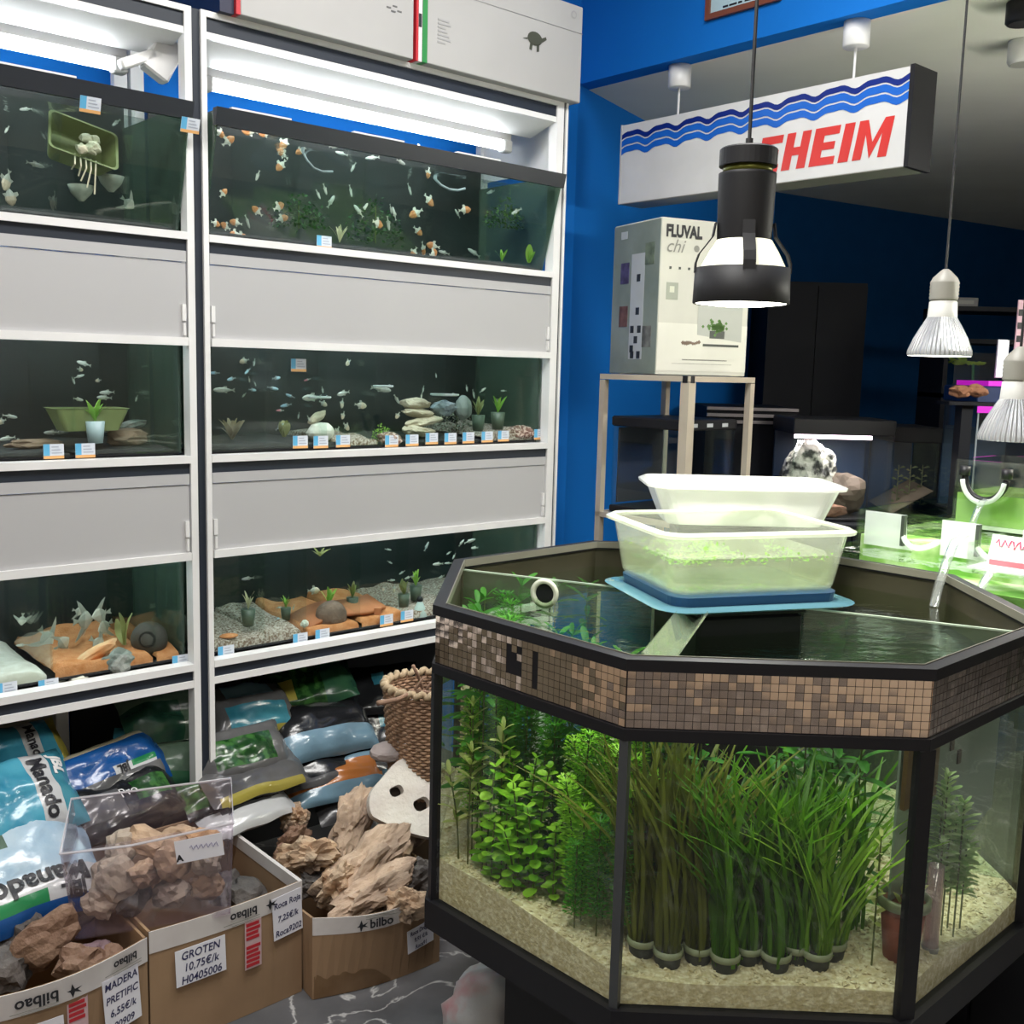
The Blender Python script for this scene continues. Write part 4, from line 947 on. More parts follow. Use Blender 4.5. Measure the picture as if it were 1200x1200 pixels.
def bunch(x, y, n, vs, label, seed, grp='grass plants along the front pane', lean=(0,0), pot=True):
    r = random.Random(seed); z = gz(x, y)
    t = thing('grass_plant', label, 'plant', TW(x, y, z-.006), TROT, grp)
    if pot: mobj('pot_base', POTB, t); mobj('pot_ring', POTR, t)
    for i in range(n):
        o = bpy.data.objects.new('blade', vs[r.randrange(8)]); COL.objects.link(o); o.parent = t
        rr = .019*math.sqrt(r.random()); a = r.uniform(0, 6.28)
        o.location = (rr*math.cos(a), rr*math.sin(a), .016); sc = r.uniform(.78, 1.05)
        a = r.uniform(0, 6.28); bd = vs.index(o.data); bd = (.06,.18,.30,.42,.12,.24,.36,.5)[bd]*.30
        if math.sin(a)*bd < -(y-FY-.03): a = -a
        o.rotation_euler = (lean[1]-abs(r.gauss(0,.05)) if y-FY < .1 else lean[1], lean[0]+r.gauss(0,.07), a); o.scale = (1, 1, sc)
    return t
FY = -AP+.013                                   # inner face of the front pane (tank y)
vg = variants('g', GL, (.24,.34), .0085); vo = variants('o', GO, (.30,.385), .0075); vb = variants('b', GB, (.20,.32), .0065)
FY = -AP+.013                                   # inner face of the front pane (tank y)
GP = [(-.175,.075,'o','olive brown grass plant growing tallest beside the grey corner strip'),(-.135,.055,'o','olive grass plant with brown blades second from the grey corner strip'),(-.125,.11,'o','olive grass plant standing behind two others near the grey corner'),
      (-.085,.07,'o','olive green grass plant next to the bright green grass'),(-.045,.05,'g','green grass plant in a white ringed pot beside the olive grass'),(-.005,.07,'g','green grass plant in a white ringed pot at the middle of the front pane'),
      (.035,.05,'g','green grass plant with tips crossing beside a broad pale blade'),(.07,.07,'g',''),(.10,.055,'b','bright green grass plant with thin arching blades'),(.13,.08,'b','bright green grass plant leaning to the black corner strip')]
GP[7] = (.07,.07,'g','green grass plant between the arching bright grass and the pale blade')
for i, (x, d, k, lab) in enumerate(GP):
    bunch(x, FY+d, 46, {'o':vo,'g':vg,'b':vb}[k], lab, 40+i, lean=((.22 if i == 9 else .10 if i == 8 else 0), -.02))
# dark leafy plants filling the tank behind the grass are added below
# second row behind, darker (fewer blades)
for i, (x, d) in enumerate(((-.15,.16),(-.06,.15),(.03,.15),(.11,.16),(.18,.15))):
    bunch(x, FY+d, 22, vg, 'dark green grass plant in the row behind the front grass', 70+i, 'grass plants in the row behind', pot=False)

def along(k, t_, d):
    t_ = 1-t_ if k == 7 else t_; p, q = ov(AP-.013, k), ov(AP-.013, k+1); e = (q-p); nn = Vector((-e.y, e.x, 0)).normalized(); v = p+e*t_+nn*d; return v.x, v.y
# round leaved plant
def leaf_mesh(w_, l_, m, cup=.15, n=10):
    b = MB(); pts = [(0,0,0)]; vs = []
    for i in range(n):
        a = 2*math.pi*i/n; x = l_*(.5-.5*math.cos(a)); y = w_/2*math.sin(a)*(1-.15*math.cos(a)); vs.append((x, y, cup*abs(y)-.25*x*x/l_))
    b.add([(l_*.5, 0, -.06*l_)] + vs, [(0, 1+i, 1+(i+1) % n) for i in range(n)]); return b.mesh('leaf', m, True)
LR = leafmat('round_leaf_green', (.16,.46,.015), (.45,.74,.08), .4, .4)
LRY = leafmat('pale_leaf', (.34,.42,.10), (.60,.62,.26), .4, .45)
LDK = leafmat('dark_leaf', (.025,.13,.012), (.07,.26,.03), .35, .5)
STEMM = mat('plant_stem', (.09,.11,.02), .6)
RL = [leaf_mesh(.018, .021, LR), leaf_mesh(.021, .024, LR), leaf_mesh(.015, .018, LR)]
PL = [leaf_mesh(.0105, .034, LRY, .3), leaf_mesh(.012, .040, LRY, .3)]
DL = [leaf_mesh(.016, .055, LDK, .3), leaf_mesh(.02, .065, LDK, .3)]
def stem_plant(label, x, y, h, leaves, step, r, tilt0=.25, lean=(0,0), name='leafy_plant', grp=None, big=1.0, start=.3, whorl=2, ls=1.0):
    z = gz(x, y); t = thing(name, label, 'plant', TW(x, y, z-.004), TROT, grp)
    top = Vector((lean[0], lean[1], h)); f = lambda s: Vector((top.x*s*s, top.y*s*s, h*s))
    MB().tube([f(i/8) for i in range(9)], [.0016]*8+[.0008], 5).build('stem', STEMM, t)
    n = max(2, int(h*(1-start)/step)); a = r.uniform(0, 6)
    for i in range(n+1):
        s = start+(1-start)*i/n; a += 1.57 + r.uniform(-.3,.3)
        for k in range(whorl):
            o = bpy.data.objects.new('leaf', leaves[r.randrange(len(leaves))]); COL.objects.link(o); o.parent = t
            o.location = f(s); o.rotation_euler = (r.uniform(-.3,.3), -tilt0 - .9*max(0, s-.8)*3 + r.uniform(-.25,.25), a + 2*math.pi*k/whorl); q = ls*(.75+.35*r.random())*(1 if s < .93 else .7); o.scale = (q, q, q)
    return t
r = random.Random(21)
k_ = 0
for t_, d, h in ((.86,.06,.16),(.80,.045,.21),(.74,.07,.22),(.70,.04,.17),(.66,.085,.24),(.62,.05,.20),(.58,.075,.23),(.53,.05,.16),(.78,.10,.24),(.50,.09,.22),(.68,.12,.26),(.46,.065,.15),(.60,.03,.12),(.72,.025,.11)):
    x, y = along(7, t_, d)
    stem_plant('round leaved bright green stem plant in the clump by the gravel', x, y, h, RL, .0125, r, lean=(r.uniform(-.02,.02), r.uniform(-.02,.02)), grp='round leaved stems in the clump', name='round_leaf_plant', start=.12, ls=1.15)
for t_, d, h, lab in ((.93,.06,.30,'pale yellow green narrow leaved stem standing tallest by the wicker basket corner'),(.89,.035,.22,'pale narrow leaved stem next to the corner gravel'),(.95,.035,.17,'short pale narrow leaved stem right at the black corner'),(.83,.09,.27,'pale narrow leaved stem leaning over the round leaved clump')):
    x, y = along(7, t_, d); stem_plant(lab, x, y, h, PL, .022, r, .5, lean=(r.uniform(-.02,.03), r.uniform(-.02,.02)), name='narrow_leaf_plant', start=.45, whorl=3)
for k7, t_, d, h in ((7,.95,.20,.42),(7,.85,.24,.43),(7,.75,.27,.42),(7,.66,.24,.43),(7,.55,.28,.42),(7,.45,.30,.42),(7,.90,.30,.42),(6,.15,.06,.42),(6,.35,.05,.43),(6,.55,.06,.42),(6,.75,.05,.43),(6,.92,.08,.42),(5,.2,.06,.42),(5,.45,.06,.42),(5,.7,.06,.42),(7,.35,.24,.42)):
    x, y = along(k7, t_, d); stem_plant('dark green broad leaved plant filling the back of the octagonal aquarium', x, y, h, DL, .034, r, .3, name='dark_leaf_plant', grp='dark background plants', start=.25, whorl=3)
for t_, d, h in ((.08,.24,.40),(.20,.22,.38),(.33,.20,.36),(.62,.20,.38),(.74,.22,.40),(.86,.24,.40),(.94,.20,.38),(.80,.32,.40),(.95,.34,.40)):
    x, y = along(0, t_, d); stem_plant('dark green broad leaved plant standing behind the grass row', x, y, h, DL, .030, r, .3, name='dark_leaf_plant', grp='dark plants behind the grass', start=.1, whorl=3)
# feathery plants: whorls of forked threads
FG = leafmat('feather_green', (.20,.52,.015), (.45,.78,.07), .4, .45)
FGD = leafmat('feather_dark', (.04,.22,.012), (.10,.36,.03), .4, .45)
def feather(label, x, y, h, m, r, lean=(0,0), rad=.026, grp=None, lo=.25):
    z = gz(x, y); t = thing('feathery_plant', label, 'plant', TW(x, y, z-.004), TROT, grp)
    f = lambda s: Vector((lean[0]*s*s, lean[1]*s*s, h*s))
    MB().tube([f(i/8) for i in range(9)], [.0014]*8+[.0007], 5).build('stem', STEMM, t); b = MB(); n = int(h/.011)
    for i in range(int(n*lo), n+1):
        s = i/n; p = f(s); R_ = rad*(.75 if s > .93 else 1)*(.8+.3*r.random()); a0 = r.uniform(0, 6)
        for k in range(9):
            a = a0+k*.698; d = Vector((math.cos(a), math.sin(a), 0)); sd = Vector((-d.y, d.x, 0)); up = .25 + 1.2*max(0, s-.85)*4
            q = p + d*R_*.55 + Vector((0,0,R_*.3*up)); w_ = .0016
            b.add([p-sd*w_*.6, p+sd*w_*.6, q+sd*w_, q-sd*w_], [(0,1,2,3)])
            for e in (-.5, 0, .5):
                tip = q + (d*math.cos(e)+sd*math.sin(e))*R_*.5 + Vector((0,0,R_*(.1+.25*up)*r.random()))
                mid = (q+tip)/2
                b.add([q, mid+sd*.0022, tip, mid-sd*.0022], [(0,1,2,3)])
    stuff(b.build('foliage', m, t)); return t
for t_, d, h, ln in ((.40,.10,.31,(.01,0)),(.33,.12,.36,(0,0)),(.27,.10,.30,(.015,0)),(.22,.13,.29,(.01,0)),(.36,.07,.24,(-.02,-.01)),(.17,.10,.25,(.01,0)),(.30,.06,.20,(0,0)),(.45,.13,.29,(-.02,0)),(.12,.14,.27,(.01,.01)),(.25,.16,.34,(0,0))):
    x, y = along(7, t_, d); feather('bright green feathery plant in the tall clump near the grey corner strip', x, y, h, FG, r, ln, grp='bright feathery stems', rad=.024)
for t_, d, h in ((.20,.05,.20),(.12,.07,.19),(.28,.035,.15),(.08,.11,.22)):
    x, y = along(7, t_, d); feather('dark feathery plant below the bright feathery clump', x, y, h, FGD, r, grp='dark feathery stems', rad=.022)
for k7, t_, d, h in ((7,.50,.17,.38),(7,.58,.20,.42),(7,.66,.16,.36),(7,.74,.20,.41),(7,.82,.16,.38),(7,.90,.15,.42),(7,.62,.13,.30),(7,.78,.13,.33),(6,.1,.10,.42),(6,.25,.12,.43),(6,.45,.11,.42),(6,.65,.12,.43),(7,.38,.20,.40),(7,.28,.22,.41),(7,.50,.24,.42)):
    x, y = along(k7, t_, d); feather('dark green feathery plant at the back of the octagonal aquarium', x, y, h, FGD, r, grp='tall dark feathery stems', rad=.032, lo=.1)
for t_, d, h in ((.975,.09,.37),(.97,.13,.36),(.955,.06,.30)):
    x, y = along(7, t_, d); feather('light green feathery plant against the edge of the octagonal aquarium', x, y, h, FG, r, grp='feathery stems at the edge', rad=.018, lo=.35)
# right part: column plants, pots, divider sheet
BL = [leaf_mesh(.010,.030,leafmat('pale_bush_leaf', (.26,.46,.14), (.55,.66,.34))), leaf_mesh(.009,.025,MATS['pale_bush_leaf'])]
for t_, d, h, lab in ((.46,.035,.22,'pale green bushy stem plant beside the pinkish tube'), (.38,.030,.29,'taller pale stem plant with wilting top leaves near the terracotta pot'), (.54,.040,.20,'short bushy pale green stem beside the grey green sheet'), (.50,.022,.24,'bushy pale stem standing close to the glass by the pinkish tube'), (.43,.045,.25,'bushy pale stem touching the grey green sheet'), (.60,.030,.17,'lowest bushy pale stem by the grey green sheet')):
    x, y = along(1, t_, d); stem_plant(lab, x, y, h, BL, .009, r, .5, name='bushy_plant', start=.4, whorl=4)
x, y = along(1, .17, .045)
t = thing('terracotta_pot', 'terracotta pot with a white rim and small sprouts near the black corner', 'pot', TW(x, y, gz(x, y)))
b = MB(); b.lathe([(.026,0),(.036,.09),(.033,.09)], 22); b.build('pot_body', mat('terracotta', (.28,.07,.04), .7, col2=(.22,.06,.035)), t, True)
b = MB(); b.lathe([(.036,.088),(.042,.090),(.042,.104),(.037,.106),(.035,.095)], 24, False); b.build('pot_rim', mat('white_pot_ring', (.52,.55,.42)), t, True)
b = MB(); b.lathe([(0,.094),(.035,.094)], 18, False); b.build('soil', mat('red_soil', (.16,.05,.02), .9), t)
for i in range(5):
    a = 1.3*i; o = bpy.data.objects.new('sprout_leaf', PL[0]); COL.objects.link(o); o.parent = t; o.location = (.015*math.cos(a), .015*math.sin(a), .096); o.rotation_euler = (0, -1.1, a)
x, y = along(0, .93, .06)
stem_plant('small pale sprig beside the black corner strip', x, y, .22, [leaf_mesh(.009,.02,LRY)], .014, r, .4, name='sprig_plant', start=.35)
SHEET = glass('grey_green_sheet', (.75,.85,.8), .05, diff=.72, dcol=(.30,.37,.33))
x0, y0 = along(1, .13, .060); x1, y1 = along(1, .93, .050); dd_ = Vector((x1-x0, y1-y0, 0)); dv = dd_.normalized(); nv = Vector((-dv.y, dv.x, 0))*.004
t = thing('divider_sheet', 'grey green plastic sheet standing behind the terracotta pot in the octagonal aquarium', 'sheet', TW(x0, y0, 0), TROT)
vs = [(0,0,.60),(dd_.x,dd_.y,.735),(dd_.x,dd_.y,.948),(0,0,.948)]
b = MB(); b.add(vs+[(v[0]+nv.x, v[1]+nv.y, v[2]) for v in vs], [(0,1,2,3),(7,6,5,4),(0,4,5,1),(1,5,6,2),(2,6,7,3),(3,7,4,0)]); b.build('sheet', SHEET, t)
b = MB(); b.M = Matrix.Rotation(math.atan2(dv.y, dv.x), 4, 'Z'); b.box((.0,-.012,.825), (.105,-.004,.955)); b.build('brown_panel', mat('brown_panel', (.13,.075,.02), .6, col2=(.09,.05,.015), scale=8), t)
for cx, cz in ((.17,.895),(.20,.865)):
    b = MB(); b.M = Matrix.Rotation(math.atan2(dv.y, dv.x), 4, 'Z'); b.box((cx-.006,-.003,cz-.012), (cx+.006,-.0005,cz+.012)); b.build('dark_stain', mat('stain_brown', (.05,.03,.015), .6), t)
x, y = along(1, .30, .022)
t = thing('glass_tube', 'upright pinkish acrylic tube standing in the gravel beside the terracotta pot', 'tube', TW(x, y, gz(x, y)-.005))
b = MB(); b.lathe([(.013,0),(.013,.15),(.011,.15),(.011,0)], 20, False); b.build('tube_wall', glass('pink_acrylic', (.85,.72,.75), .08, diff=.3, dcol=(.6,.45,.5)), t, True)
b = MB(); b.lathe([(.014,0),(.014,.012)], 20); b.build('tube_foot', mat('grey_foot', (.2,.2,.2), .5), t)

# ------------------------------------------------------------------ under the rack: back boards, soil bags
t = thing('back_board', 'grey beige board standing behind the soil bags under the rack', 'board', rk(-1.2, -.33, 0), RZ)
MB().box((-.9,0,0), (.93,.012,.66)).build('board', mat('grey_beige_board', (.22,.21,.17), .7, col2=(.17,.17,.14), scale=3), t)
MB().box((.93,-.01,0), (.96,.012,.66)).build('white_batten', WHITE, t)
t = thing('back_board', 'black board behind the stacked bags beside the wicker basket', 'board', rk(-.22, -.36, 0), RZ)
MB().box((0,0,0), (1.42,.012,.66)).build('board', mat('black_board', (.006,.006,.008), .6), t)
def plast(name, col, rough=.22, col2=None, scale=12, **k): return mat(name, col, rough, col2=col2, scale=scale, bump=.35, bscale=14, spec=.6, **k)
BG = {
 'cyan': plast('bag_cyan', (.025,.20,.32), col2=(.07,.32,.44)), 'sky': plast('bag_sky', (.27,.40,.52), col2=(.40,.50,.58)), 'white': plast('bag_white', (.50,.51,.52)),
 'royal': plast('bag_royal', (.008,.07,.25)), 'green': plast('bag_green', (.02,.20,.07)), 'dark': plast('bag_black', (.012,.013,.015)), 'grey': plast('bag_grey', (.075,.075,.08), col2=(.11,.11,.11)),
 'dkgreen': plast('bag_dark_green', (.012,.05,.035), col2=(.03,.10,.05)), 'leaf': plast('bag_leaf_picture', (.01,.045,.012), col2=(.04,.13,.03), scale=40, contrast=(.45,.6)), 'paleblue': plast('bag_pale_blue', (.16,.27,.35)),
 'teal': plast('bag_teal', (.02,.13,.19), col2=(.06,.25,.32)), 'orange': plast('bag_orange', (.42,.15,.04)), 'pgreen': plast('bag_pale_green', (.12,.19,.13), col2=(.07,.11,.08)), 'yellow': plast('bag_yellow', (.35,.30,.06)), 'cream': plast('bag_cream', (.42,.38,.26)),
}
BGL = list(BG.keys())
def bag(name, label, loc, rot, w_, d_, th, base, zones=(), texts=(), seed=1, group=None, nu=26, nv=20):
    """pillow bag: w along local x, d along local y, thickness z; zones (x0,x1,y0,y1,colour) in -1..1"""
    t = thing(name, label, 'bag', loc, 0, group); t.rotation_euler = rot
    mats = [BG[base]] + [BG[z[4]] for z in zones]; off = Vector((seed*3.3, seed*1.7, 0))
    def H_(x, y):
        e = max(0, 1-abs(x)**4)**.5 * max(0, 1-abs(y)**3)**.5
        wr = noise.noise(Vector((x*2.2, y*2.2, 0))+off)*.22 + noise.noise(Vector((x*5, y*5, 1))+off)*.10
        return th/2*e*(1+wr)
    def P_(x, y): return (x*w_/2*(1-.04*noise.noise(Vector((y*2, 5, 0))+off)), y*d_/2*(1-.05*noise.noise(Vector((x*2, 9, 0))+off)))
    b = MB(); vs = []; n = (nu+1)*(nv+1)
    for s_ in (1, -1):
        for j in range(nv+1):
            for i in range(nu+1):
                x = -1.06+2.12*i/nu; y = -1+2*j/nv; q = P_(x, y); vs.append((q[0], q[1], s_*H_(max(-1,min(1,x)), y) + .012*noise.noise(Vector((x*1.5, y*1.5, 4))+off)))
    fs = []; ms = []
    for s_ in (0, 1):
        for j in range(nv):
            for i in range(nu):
                a = s_*n+j*(nu+1)+i; f = (a, a+1, a+nu+2, a+nu+1); fs.append(f if s_ == 0 else f[::-1])
                x = -1.06+2.12*(i+.5)/nu; y = -1+2*(j+.5)/nv; m_ = 0
                if s_ == 0:
                    for zi, z in enumerate(zones):
                        if z[0] <= x <= z[1] and z[2] <= y <= z[3]: m_ = zi+1
                ms.append(m_)
    b.v = vs; b.f = fs; b.m = ms; o = b.build('bag_body', mats, t, True)
    for (s, size, x, y, ang, m_, k) in texts:
        me = text_mesh(s, size, m_, **k); me.transform(Matrix.Rotation(ang, 4, 'Z'))
        bm = bmesh.new(); bm.from_mesh(me); bmesh.ops.subdivide_edges(bm, edges=[e for e in bm.edges if e.calc_length() > size*.2], cuts=2, use_grid_fill=True)
        for v in bm.verts:
            X = v.co.x/(w_/2)+x; Y = v.co.y/(d_/2)+y; q = P_(X, Y)
            v.co = Vector((q[0], q[1], H_(max(-1,min(1,X)), max(-.98,min(.98,Y))) + .012*noise.noise(Vector((X*1.5, Y*1.5, 4))+off) + .003))
        bm.to_mesh(me); bm.free(); mobj('lettering', me, t)
    return t
def bagrot(rz, tilt, roll=0):   # tilt: front edge drops towards the viewer
    M_ = Matrix.Rotation(RZ+rz, 4, 'Z') @ Matrix.Rotation(tilt, 4, 'X') @ Matrix.Rotation(roll, 4, 'Y'); return M_.to_euler()
GREENP = mat('green_print', (.01,.25,.08), .4)
WP = mat('white_print', (.7,.7,.7), .4)
# (pixel, distance n in front of the rack plane) give the centre of each bag
def B_(px, py, n, *a, **k): return bag('soil_bag', a[0], at_n(px, py, n), *a[1:], **k)
B_(15, 890, -.12, 'cyan soil bag with a white label leaning at the back under the rack', bagrot(.1, .75), .24, .18, .08, 'cyan', ((.2,.5,-.9,.9,'white'),(.8,1.1,-1,1,'yellow')), (('Manado', .034, .35, .1, -1.57, BLACKINK, {'bold':.001}),), seed=1)
B_(18, 938, .02, 'cyan soil bag with a white strip reading Manado', bagrot(.12, .70), .26, .21, .09, 'cyan', ((.25,.62,-1,1,'white'),(.62,1.1,-1,1,'teal')), (('Manado', .05, .43, -.05, -1.57, BLACKINK, {'bold':.0015}),('JBL', .038, .82, .45, -1.57, WP, {'bold':.002,'shear':.2})), seed=2)
B_(2, 1028, .14, 'pale sky blue soil bag with upside down Manado and JBL lettering', bagrot(.08, .66), .38, .27, .10, 'sky', ((-1.1,1.1,-.62,-.28,'white'),(-1.1,.35,-.80,-.62,'green'),(.35,1.1,-.80,-.62,'white'),(-1.1,1.1,-1,-.80,'royal'),(-1.1,1.1,.85,1,'royal'),(-.8,.1,.35,.8,'pgreen')), (('Manado', .066, .30, -.42, math.pi, BLACKINK, {'bold':.002}),('JBL', .04, .62, -.72, math.pi, BLACKINK, {'bold':.002})), seed=3)
B_(130, 903, -.06, 'navy blue soil bag with a white JBL band and green stripe', bagrot(.30, .9, -.12), .28, .15, .07, 'royal', ((-1.1,1.1,.80,1,'cream'),(-1.1,-.92,-1,1,'cream'),(-.1,.85,-.30,.0,'white'),(.35,.80,-.20,.0,'green'),(-.8,.9,-1,-.30,'grey')), (('JBL', .028, .12, -.15, math.pi, BLACKINK, {'bold':.001}),), seed=4)
B_(140, 940, .0, 'black soil bag with white lettering under the navy bag', bagrot(.2, .6), .30, .17, .08, 'dark', ((-.9,-.1,-.6,.2,'grey'),(.2,.8,-.4,.3,'leaf')), (('Pro', .036, .05, -.05, .1, WP, {}),), seed=5)
B_(205, 838, -.17, 'dull green soil bag lying on top of the pile behind the rack post', bagrot(-.1, .55, .1), .28, .17, .09, 'pgreen', ((-1.1,.0,-1,.2,'dkgreen'),), seed=6)
B_(195, 888, -.12, 'dark green soil bag with a pale patch hanging down beside the navy bag', bagrot(-.35, .8, .25), .25, .17, .07, 'dkgreen', ((-.4,.5,-.6,.5,'pgreen'),(-1.1,-.5,-1,1,'teal')), seed=7)
B_(292, 832, -.14, 'grey and teal soil bag on the pile beside the rack post', bagrot(0, .62, .1), .26, .17, .08, 'grey', ((-.7,.7,-1,-.1,'teal'),(-.6,.6,.3,1,'paleblue'),(-.8,.8,-1,-.88,'yellow')), seed=8)
B_(352, 805, -.20, 'green leafy printed bag on the pile behind the others', bagrot(-.25, .5, -.2), .30, .18, .08, 'leaf', ((-.9,-.2,-.8,.0,'yellow'),(.4,1.1,-1,1,'dkgreen')), seed=9)
B_(378, 855, -.07, 'black soil bag with a broad pale blue band', bagrot(-.05, .72, .04), .30, .18, .09, 'dark', ((-1.1,1.1,-.95,-.25,'paleblue'),), seed=10)
B_(285, 882, -.02, 'grey soil bag with a green plant picture', bagrot(.02, .85), .24, .15, .07, 'grey', ((-.8,.62,-.6,.5,'leaf'),), seed=11)
B_(296, 908, .02, 'flat dark grey soil bag near the bottom of the pile', bagrot(.05, .5), .28, .15, .06, 'grey', ((-.9,.9,-1,-.7,'yellow'),), seed=12)
B_(385, 893, -.03, 'thin black bag under the bag with the pale blue band', bagrot(-.04, .45), .32, .16, .05, 'dark', ((-1.1,1.1,-1,-.7,'grey'),), seed=13)
B_(393, 914, .02, 'flat bag with a bright orange top edge and pale blue front', bagrot(-.10, .75, -.06), .28, .13, .05, 'paleblue', ((-1.1,1.1,-.3,.7,'orange'),), seed=14)
B_(425, 932, .03, 'flat bag with a small orange patch over pale blue stripes', bagrot(-.15, .6, -.05), .28, .14, .05, 'paleblue', ((-.2,.5,0,.7,'orange'),(-1.1,-.6,-1,1,'grey')), seed=15)
B_(440, 850, -.16, 'black shiny bag with teal print behind the wicker basket', bagrot(-.2, .8), .24, .22, .07, 'dark', ((.0,.2,-.2,.6,'teal'),), seed=16)
B_(450, 808, -.18, 'black bag with a curved teal mark lying high beside the wicker basket', bagrot(-.3, .7), .24, .18, .07, 'dark', ((-.3,.0,.0,.5,'teal'),), seed=17)
B_(285, 948, .06, 'grey white bag lying lowest in front of the pile', bagrot(.1, .4), .26, .14, .05, 'white', ((-.6,.6,-.2,.8,'grey'),), seed=18)
B_(268, 928, .03, 'leaf printed bag folded under the grey bags', bagrot(.0, .7), .24, .11, .04, 'leaf', ((-1.1,1.1,-1,-.6,'dark'),), seed=19)

# ------------------------------------------------------------------ cardboard boxes with rocks
BIRD = [(-.1,0),(.15,.12),(.35,.62),(.50,.14),(1.0,.30),(.72,.02),(1.05,-.20),(.5,-.08),(.30,-.55),(.2,-.06)]
def carton(name, label, loc, rz, w_, d_, h_, bulge=.0, bulger=.0, flap=0):
    """open box: local x right, y back, front wall at y=0; walls may bulge"""
    t = thing(name, label, 'box', loc, rz); th = .006
    def front(s, z, o=0): return (w_*s, -bulge*math.sin(math.pi*s)*(.35+.65*z/h_) - o, z)
    def right(s, z, o=0): return (w_+bulger*math.sin(math.pi*s)*(.35+.65*z/h_) + o, d_*s, z)
    def left(s, z, o=0): return (-bulger*math.sin(math.pi*s)*(.35+.65*z/h_) - o, d_*s, z)
    def back(s, z, o=0): return (w_*s, d_+o, z)
    def wallp(nm, fn, z0, z1, o0, o1, m, s0=0, s1=1, n=14):
        b = MB(); vs = []
        for i in range(n+1):
            s = s0+(s1-s0)*i/n
            for z, o in ((z0,o0),(z1,o0),(z1,o1),(z0,o1)): vs.append(fn(s, z, o))
        fs = [(i*4+j, i*4+(j+1) % 4, i*4+4+(j+1) % 4, i*4+4+j) for i in range(n) for j in range(4)] + [(0,1,2,3), tuple(n*4+j for j in (3,2,1,0))]
        b.add(vs, fs); return b.build(nm, m, t)
    for nm, fn in (('front_wall', front), ('right_wall', right), ('left_wall', left), ('back_wall', back)):
        wallp(nm, fn, 0, h_ + (flap if nm == 'back_wall' else 0), 0, -th, CARD)
    MB().box((th,th,0), (w_-th,d_-th,.005)).build('box_floor', CARD, t)
    return t, front, right, wallp
def on_front(t, front, s, z, w_, scale_n=1):
    """frame on the front wall: x along it, y up, lifted a little"""
    p0 = Vector(front(s-.01, z, .0045)); p1 = Vector(front(s+.01, z, .0045)); return basis(Vector(front(s, z, .0045)), p1-p0, (0,0,1))
def note(t, M_, w_, h_, lines, size, nm='handwritten_note', rot=0):
    M2 = M_ @ Matrix.Rotation(rot, 4, 'Z')
    b = MB(); b.M = M2; b.box((-w_/2,-h_/2,0), (w_/2,h_/2,.0012)); o = b.build(nm, PAPER, t)
    for i, s in enumerate(lines):
        text(s, size, INK, o, M2 @ Matrix.Translation((0, h_/2-(i+.6)*h_/len(lines), .0018)), shear=.15, bold=.0004, xs=.85)
def bandprint(t, M_, s, size, flip=True, bird=True):
    M2 = M_ @ Matrix.Rotation(math.pi if flip else 0, 4, 'Z')
    text(s, size, BLACKINK, t, M2 @ Matrix.Translation((0,0,.001)), bold=.0008)
    if bird:
        b = MB(); b.M = M2 @ Matrix.Translation((-.058 if flip else -.06,0,.001)); b.add([(x*-.026 if flip else x*.026, y*.026, 0) for x, y in BIRD], [tuple(range(len(BIRD)))]); b.build('swallow_mark', BLACKINK, t)
    for i in range(2):
        b = MB(); b.M = M2; b.box((-.04,.014+.006*i,.0008), (.05-.02*i,.0155+.006*i,.0012)); b.build('print_line', mat('grey_print', (.25,.25,.22)), t)
def redlabel(t, M_, w_, h_):
    b = MB(); b.M = M_; b.box((-w_/2,-h_/2,0), (w_/2,h_/2,.001)); o = b.build('red_label', mat('pinkish_label', (.55,.38,.40), .5), t)
    rr = random.Random(9); n = int(h_/.011)
    for i in range(n):
        if abs(i-n/2) < 1: continue
        b = MB(); b.M = M_; z = -h_/2+.005+i*.011; b.box((-w_/2+.003,z,.0012), (w_/2-.003-.006*rr.random(),z+.0075,.0018)); b.build('red_bar', REDINK, o)
# GROTEN box: BR
w_, d_, h_ = .372, .38, .281
t, front, right, wp = carton('cardboard_box', 'cardboard box with a taped rim and GROTEN price note beside the rack post', rk(-.335, .425, .001), RZ, w_, d_, h_, .012, .0, .05)
wp('tape_strip', front, h_-.048, h_+.002, .0016, -.0005, TAPE); wp('tape_strip', right, h_-.03, h_+.002, .0016, -.008, TAPE)
bandprint(t, on_front(t, front, .575, h_-.022, w_), 'bilbao', .028)
note(t, on_front(t, front, .30, h_-.10, w_), .115, .085, ['GROTEN', '10,75€/k', 'H0405006'], .026, rot=.03)
note(t, on_front(t, front, .885, h_-.065, w_), .080, .105, ['Roca Roja', '7,25€/k', 'Roca9202'], .021, rot=.05)
redlabel(t, on_front(t, front, .64, h_-.105, w_), .042, .115)
MID = t
# MADERA box
p = at_z(172, 1100, .27); LB_ = .40
t, front, right, wp = carton('cardboard_box', 'cardboard box with a MADERA note and a bulging taped rim full of dark rock', (p.x-U.x*LB_, p.y-U.y*LB_, .001), RZ, LB_, .30, .27, .045, .0)
h_ = .27; wp('tape_strip', front, h_-.052, h_+.002, .0016, -.0005, TAPE)
bandprint(t, on_front(t, front, .40, h_-.026, LB_), 'bilbao', .034); bandprint(t, on_front(t, front, .86, h_-.018, LB_), 'bilbao', .024, bird=False)
note(t, on_front(t, front, .84, h_-.105, LB_), .085, .125, ['MADERA', 'PRETIFIC', '6,55€/k', '90909'], .023, rot=.06)
note(t, on_front(t, front, .38, h_-.115, LB_), .12, .07, ['Roca Seiryu', '4,65 €/k'], .026, rot=.04)
redlabel(t, on_front(t, front, .60, h_-.12, LB_), .042, .13)
LEFTB = t
